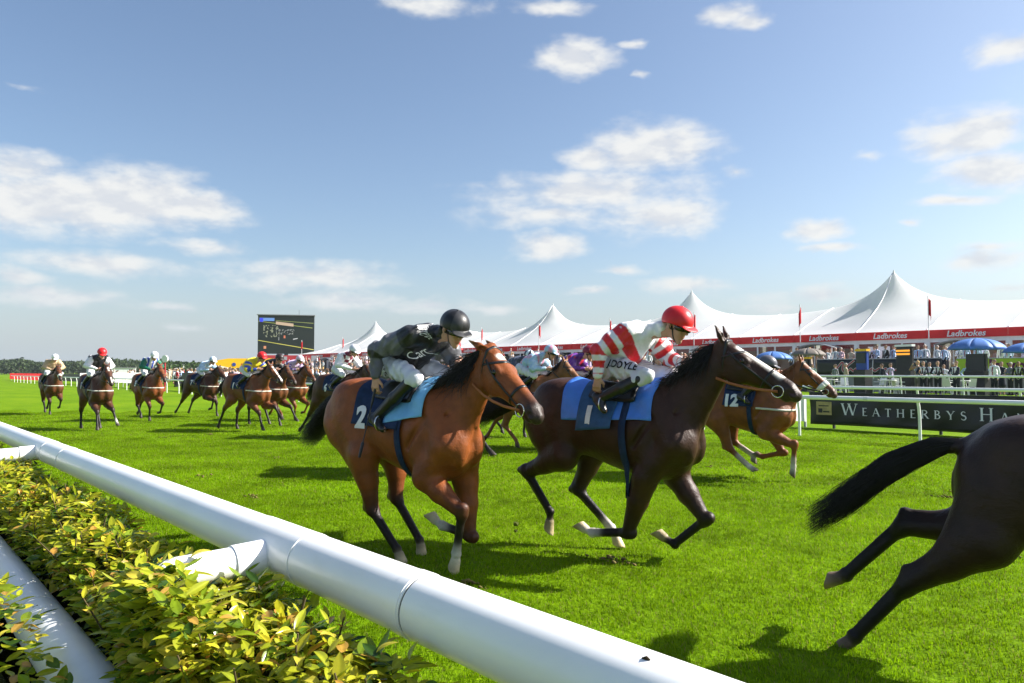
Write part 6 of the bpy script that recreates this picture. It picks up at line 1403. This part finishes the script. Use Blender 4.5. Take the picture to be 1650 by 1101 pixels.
# poses measured as joint positions in each horse's own frame (x forward, y left, z up): knee/hock, fetlock, hoof tip
POSE = {
 'one': dict(poll=(1.04, -.01, 1.79), nose=(1.56, -.11, 1.34), head=.74, rf=[(.83, -.15, .485), (.765, -.14, .155), (.735, -.14, .02)], lf=[(.66, .14, .235), (.345, .14, .275), (.19, .14, .36)],
   rh=[(-.215, -.15, .40), (.10, -.15, .10), (.16, -.15, .0)], lh=[(-.23, .15, .455), (.07, .15, .12), (.10, .15, -.01)], tail=[(-1.0, .02, 1.28), (-1.22, .05, 1.08), (-1.42, .05, .92)], tail_w=.10, mane_len=1.35, ear=V(-.95, 0, .55)),
 'two': dict(poll=(1.07, 0, 1.85), nose=(1.60, 0, 1.50), head=.69, rf=[(.22, -.15, .225), (-.13, -.14, .175), (-.285, -.14, .235)], lf=[(.80, .14, .355), (.52, .14, .115), (.34, .14, .20)],
   rh=[(-.83, -.15, .66), (-.57, -.15, .32), (-.585, -.15, .14)], lh=[(-.45, .15, .49), (-.10, .15, .18), (-.02, .15, .03)], tail=[(-1.05, 0, 1.34), (-1.35, .02, 1.24), (-1.6, .02, 1.1)], ear=V(-.45, 0, 1), mane_len=1.15),
 'three': dict(poll=(1.06, 0, 1.75), nose=(1.55, 0, 1.35), lift=-.17, rf=[(.95, -.15, .62), (1.05, -.14, .30), (1.12, -.14, .19)], lf=[(1.05, .14, .68), (1.25, .14, .40), (1.36, .14, .30)],
   rh=[(-1.09, -.15, .41), (-1.37, -.15, .06), (-1.46, -.15, -.04)], lh=[(-1.15, .15, .68), (-1.48, .15, .33), (-1.60, .15, .275)], tail=[(-.98, 0, 1.16), (-1.22, 0, 1.02), (-1.42, .0, .84), (-1.66, 0, .66)], tail_w=.088),
}
POSE['four'] = dict(poll=(.97, 0, 1.74), nose=(1.40, 0, 1.34), lift=-.04, rf=[(.86, -.15, .53), (.84, -.14, .225), (.82, -.14, .09)], lf=[(.60, .14, .38), (.30, .14, .30), (.17, .14, .35)], rh=[(-.11, -.15, .44), (.20, -.15, .18), (.29, -.15, .12)], lh=[(-.15, .15, .51), (.15, .15, .33), (.165, .15, .21)], tail=[(-1.05, 0, 1.34), (-1.35, .02, 1.2), (-1.55, .02, 1.05)])
POSE['reach'] = dict(poll=(1.02, 0, 1.78), nose=(1.50, 0, 1.36), rf=[(.74, -.15, .50), (.84, -.14, .18), (.92, -.14, .05)], lf=[(1.02, .14, .66), (1.24, .14, .42), (1.34, .14, .34)], rh=[(-.78, -.15, .58), (-1.0, -.15, .20), (-1.06, -.15, .06)], lh=[(-.62, .15, .52), (-.66, .15, .12), (-.60, .15, .01)], tail=[(-1.02, 0, 1.30), (-1.22, .02, 1.10), (-1.36, .02, .88)])
POSE['land'] = dict(poll=(1.0, 0, 1.80), nose=(1.44, 0, 1.34), rf=[(.60, -.15, .47), (.56, -.14, .15), (.60, -.14, .02)], lf=[(.88, .14, .55), (.70, .14, .28), (.55, .14, .26)], rh=[(-.40, -.15, .50), (-.12, -.15, .22), (-.08, -.15, .08)], lh=[(-.85, .15, .60), (-1.08, .15, .26), (-1.18, .15, .17)], tail=[(-1.02, 0, 1.30), (-1.25, .0, 1.12), (-1.42, .02, .95)])
POSE['front'] = dict(poll=(1.0, 0, 1.76), nose=(1.42, 0, 1.30), rf=[(.80, -.17, .50), (.92, -.20, .18), (1.0, -.21, .04)], lf=[(.95, .17, .56), (1.10, .22, .26), (1.20, .23, .15)], rh=[(-.62, -.17, .52), (-.62, -.17, .12), (-.56, -.17, .0)], lh=[(-.30, .16, .50), (-.10, .16, .14), (-.04, .16, .02)], tail=[(-1.0, .1, 1.30), (-1.15, .25, 1.12), (-1.25, .35, 1.0)])
POSE['push'] = dict(poll=(1.0, 0, 1.76), nose=(1.46, 0, 1.36), rf=[(.92, -.15, .60), (.80, -.14, .32), (.66, -.14, .28)], lf=[(.66, .14, .48), (.68, .14, .16), (.74, .14, .03)], rh=[(-1.02, -.15, .52), (-1.32, -.15, .20), (-1.43, -.15, .11)], lh=[(-.80, .15, .56), (-1.0, .15, .22), (-1.07, .15, .09)], tail=[(-1.02, 0, 1.28), (-1.20, .0, 1.05), (-1.28, .02, .80)])

# ------------------------------------------------------------------ the field
horse_mats()
BAY = dict(base=(.215, .060, .015), points=(.014, .010, .009), muzzle=(.035, .022, .018))
DARK = dict(base=(.040, .0155, .0078), points=(.009, .007, .0065), muzzle=(.04, .025, .02))
BROWN = dict(base=(.060, .022, .009), points=(.012, .009, .008), muzzle=(.03, .02, .015))
CHEST = dict(base=(.185, .058, .016), muzzle=(.09, .04, .025))
def cc(c, **k): d = dict(c); d.update(k); return d
def silk(fn, cap, **k): return dict(fn=fn, cap=cap, **k)
NAVY_N = dict(num=None)
J_ONE = dict(head=(.635, -.03, 1.955), face=(.85, -.30, -.40), rsh=(.30, -.18, 1.905), rel=(-.005, -.31, 1.775), rwr=(.03, -.34, 1.555), rhand=(.02, -.34, 1.43), rhip=(-.07, -.11, 1.66), rkn=(.40, -.25, 1.55), ran=(-.02, -.31, 1.20), rtoe=(.11, -.33, 1.12),
  lsh=(.33, .17, 1.885), lel=(.38, .29, 1.67), lwr=(.56, .13, 1.66), lhand=(.64, .06, 1.66), lhip=(-.07, .11, 1.66), lkn=(.40, .25, 1.55), lan=(-.02, .31, 1.22), ltoe=(.11, .33, 1.14))
J_TWO = dict(head=(.63, -.02, 1.995), face=(.88, -.22, -.36), rsh=(.25, -.18, 1.94), rel=(.05, -.32, 1.775), rwr=(.05, -.34, 1.56), rhand=(.03, -.34, 1.44), rhip=(.0, -.11, 1.65), rkn=(.46, -.25, 1.565), ran=(.03, -.31, 1.36), rtoe=(.10, -.33, 1.27),
  lsh=(.31, .17, 1.92), lel=(.42, .28, 1.71), lwr=(.60, .14, 1.69), lhand=(.68, .08, 1.69), lhip=(.0, .11, 1.65), lkn=(.46, .25, 1.565), lan=(.03, .31, 1.36), ltoe=(.10, .33, 1.27))
J_LOW = dict(head=(.62, 0, 1.98), face=(.92, 0, -.25), rsh=(.32, -.18, 1.87), rel=(.38, -.29, 1.65), rwr=(.60, -.13, 1.66), rhand=(.68, -.07, 1.65), rhip=(-.03, -.11, 1.66), rkn=(.40, -.25, 1.52), ran=(.0, -.31, 1.25), rtoe=(.12, -.33, 1.17),
  lsh=(.32, .18, 1.87), lel=(.38, .29, 1.65), lwr=(.60, .13, 1.66), lhand=(.68, .07, 1.65), lhip=(-.03, .11, 1.66), lkn=(.40, .25, 1.52), lan=(.0, .31, 1.25), ltoe=(.12, .33, 1.17))
J_UP = dict(J_LOW, head=(.52, 0, 2.10), face=(.9, -.1, -.35), rsh=(.24, -.18, 1.97), lsh=(.24, .18, 1.97), rel=(.30, -.32, 1.76), lel=(.30, .32, 1.76))
J_BACK = dict(J_LOW, head=(.44, 0, 1.69), face=(.95, 0, -.2), rsh=(.18, -.18, 1.645), lsh=(.18, .18, 1.645), rel=(.30, -.30, 1.52), lel=(.30, .30, 1.52), rwr=(.52, -.16, 1.58), lwr=(.52, .16, 1.58), rhand=(.60, -.12, 1.58), lhand=(.60, .12, 1.58), rhip=(-.12, -.11, 1.58), lhip=(-.12, .11, 1.58), rkn=(.36, -.27, 1.47), lkn=(.36, .27, 1.47), ran=(.14, -.32, 1.22), lan=(.14, .32, 1.22), rtoe=(.26, -.34, 1.14), ltoe=(.26, .34, 1.14))
# leader pair
r, p, A = make_horse('racehorse', (-5.55, 3.60), 11, POSE['one'], cc(BAY, blaze=[(.06, .135, .040)], sock={'rf': .22, 'lf': .30, 'lh': 0}, hoof=(.52, .44, .27)), .0095, 'bay horse with black mane and white star galloping beside the near rail', num='2', near=True, breast=False, pad=('sky_pad', (.08, .50, 1.10, 1.35, .024, .008)))
A['mat'] = 'rein'; A['loop'] = [(-.02, 0, .02), (.05, -.02, .02), (.16, -.10, -.05), (.26, -.17, -.13)]
make_jockey('person', (-5.55, 3.60), 11, J_ONE, silk(silk_one, capc((.035, .035, .038), (.012, .012, .013), 8), breech=(.60, .62, .68)), 'jockey in black and grey silks and black cap crouched on the bay horse', .0062, True, whip=(-.10, -.40, .88), reins=A,
  texts=[('jacket', 'Carr', .085, (.31, -.3, 1.75), (1, 0, .38), (-.38, 0, 1), (0, 1, 0), 'text_white', {}), ('jacket', 'Garrett', .046, (.41, -.3, 1.94), (.35, 0, -1), (1, 0, .35), (0, 1, 0), 'text_white', {}), ('breeches', 'tts', .105, (.03, -.3, 1.615), (.45, 0, -1), (1, 0, .45), (0, 1, 0), 'text_black', {})])
r, p, A = make_horse('racehorse', (-4.41, 5.07), 12, POSE['two'], cc(DARK, blaze=[(.07, .50, .050)], sock={'rf': .28, 'lh': .22}, hoof=(.45, .36, .20)), .0095, 'very dark brown horse with narrow white blaze galloping beside the bay', num='1', near=True, breast=False, pad=('royal_pad', (-.36, .50, 1.22, 1.32, .013, .005)), cloth_at=(-.20, .16, 1.50, 1.62, .024), cloth_m='teal_cloth')
A['one_hand'] = True; A['mat'] = 'rein'; A['loop'] = [(-.04, 0, -.10), (.02, 0, .0), (.10, -.02, .10), (.18, -.03, .10), (.20, -.05, .02), (.06, -.07, -.10), (-.06, -.07, -.22)]
make_jockey('person', (-4.41, 5.07), 12, J_TWO, silk(silk_two, capc(RED), breech=(.64, .64, .68)), 'jockey in red and white striped silks and red cap on the dark horse', .0062, True, whip=None, reins=A,
  texts=[('breeches', 'J.DOYLE', .083, (.235, -.3, 1.655), (1, 0, -.12), (.10, 0, 1), (0, 1, 0), 'text_black', dict(bold=.002))])
r, p, A = make_horse('racehorse', (-.67, 4.82), 12, POSE['three'], cc(DARK, base=(.028, .0125, .0075), hoof=(.24, .17, .11)), .012, 'nearly black horse leaving the frame at right, tail streaming', near=True)
def diamonds(c1, c2):
    def g(vs, isarm, tt, side, tb, y, dr):
        o = np.tile(np.array(c1, float), (len(vs), 1)); o[((np.floor(tb*5) + np.floor((y + 1)*9)) % 2 == 0) & ~isarm] = c2; return o
    return g
def stripes(c1, c2, arm, n=9):
    def g(vs, isarm, tt, side, tb, y, dr):
        o = np.tile(np.array(c1, float), (len(vs), 1)); o[(((y + 1)*n) % 1 < .45)] = c2; o[isarm] = arm; return o
    return g
PINK, LBLUE, PURP, MAROON, YEL, BLU, GRN, TAN = (.60, .30, .42), (.36, .52, .66), (.11, .02, .22), (.16, .008, .03), (.70, .56, .03), (.03, .07, .42), (.008, .13, .07), (.45, .33, .20)
FIELD = [  # x, y, yaw, pose, coat, jockey, silk, horse label, jockey label, voxel, options
 (-6.31, 10.19, 12, 'four', cc(CHEST, sock={'rf': .6, 'rh': .9, 'lh': 1.0}, blaze=[(.1, .4, .02)], hoof=(.10, .07, .05)), J_BACK, silk(solid((.3, .3, .34)), capc((.1, .1, .12)), breech=(.55, .56, .62)), 'chestnut horse with white sheepskin noseband and number 12 cloth', 'jockey on the chestnut horse, mostly hidden by the dark horse', .015, dict(num='12', cloth_at=(-.15, .32, 1.50, 1.45, .012), fleece=True, hair='hair_chestnut', numsize=.24)),
 (-9.95, 6.85, 11, 'reach', cc(BAY, base=(.15, .055, .02), muzzle=(.015, .012, .01)), J_LOW, silk(solid((.12, .12, .14)), capc(RED)), 'bay horse running hidden behind the leading bay', 'red capped jockey peeping out behind the black clad jockey', .016, {}),
 (-11.2, 10.2, 12, 'land', cc(CHEST, base=(.20, .08, .03), sock={'rf': .5}), J_LOW, silk(stripes(LBLUE, PINK, LBLUE, 6), capc(LBLUE, PINK, 8)), 'brown horse mostly hidden between the leading pair', 'jockey in pale blue and pink silks between the leading pair', .018, {}),
 (-11.1, 11.2, 12, 'four', BROWN, J_LOW, silk(stripes(PURP, (.40, .01, .03), PURP, 3), capc(MAROON)), 'dark brown horse hidden behind the dark leader', 'jockey in purple silks with red stripe and maroon cap', .02, {}),
 (-14.0, 12.2, 12, 'land', BROWN, J_LOW, silk(solid((.05, .06, .09)), capc((.02, .03, .05), (.6, .7, .75), 10)), 'brown horse hidden behind the pale blue jockey', 'jockey in black and white spotted cap behind the bay head', .022, {}),
 (-16.5, 8.9, 10, 'push', cc(BROWN), J_UP, silk(diamonds(WHITE, MAROON), capc((.66, .67, .74))), 'dark brown horse following just behind the bay, hind leg stretched back', 'jockey in white silks with maroon diamonds and white cap', .016, dict(num='6')),
 (-20.05, 8.0, 14, 'reach', cc(BAY, base=(.155, .050, .016), blaze=[(.05, .62, .03)]), J_LOW, silk(sleeves(YEL, BLU, Hoops(YEL, 4, .4)), capc(RED)), 'bay horse with broad white blaze under the yellow and blue jockey', 'jockey in yellow and blue silks and red cap', .018, dict(num='1')),
 (-21.7, 9.25, 12, 'front', cc(BAY, base=(.10, .034, .012)), J_LOW, silk(solid(BLACK), capc((.03, .02, .02))), 'brown horse half hidden behind the white blazed bay', 'jockey in black silks and black cap behind the yellow and blue jockey', .022, {}),
 (-23.4, 10.7, 12, 'land', cc(CHEST, base=(.145, .046, .014)), J_LOW, silk(sleeves((.52, .40, .58), (.10, .04, .22), Hoops((.52, .40, .58), 5, .5)), capc((.62, .50, .58))), 'chestnut horse under the lilac clad jockey near the far rail', 'jockey in lilac and purple silks and pale pink cap', .02, {}),
 (-27.4, 9.3, 14, 'push', cc(BROWN), J_LOW, silk(diamonds(LBLUE, (.62, .66, .70)), capc(LBLUE, WHITE, 6)), 'dark brown horse under the pale blue clad jockey', 'jockey in pale blue and white checked silks', .022, dict(num='7')),
 (-26.4, 7.2, 6, 'land', cc(BAY, base=(.165, .048, .014)), J_UP, silk(stripes(WHITE, BLU, GRN, 7), capc(WHITE)), 'bay horse under the green sleeved jockey', 'jockey in green sleeved blue and white silks and white cap', .02, dict(num='5')),
 (-23.3, 5.0, 4, 'front', cc(BROWN, base=(.075, .028, .012), blaze=[(.05, .2, .03), (.4, .6, .02)], sock={'lf': .2}), J_UP, silk(sleeves(BLACK, WHITE), capc(RED)), 'dark bay horse with white star running almost straight at the camera', 'jockey with white sleeves, black body and red cap at left', .018, dict(num='3')),
 (-32.6, 5.5, 3, 'land', cc(BROWN, base=(.095, .032, .012)), J_UP, silk(solid(TAN), capc(WHITE)), 'dark brown horse with white sheepskin noseband trailing at far left', 'jockey in tan silks and white cap at far left', .022, dict(fleece=True)),
 (-40.5, 4.1, 3, 'front', BROWN, J_UP, silk(solid((.55, .45, .42)), capc(WHITE)), 'last brown horse of the field at the left edge', 'white capped jockey cut by the left edge', .026, {}),
]
for (x, y, yaw, ps, coat, jj, sk_, hl, jl, vx, op) in FIELD:
    op = dict(op); r, p, A = make_horse('racehorse', (x, y), yaw, POSE[ps], coat, vx, hl, **op)
    make_jockey('person', (x, y), yaw, jj, sk_, jl, max(.011, vx*.72), False, reins=A)
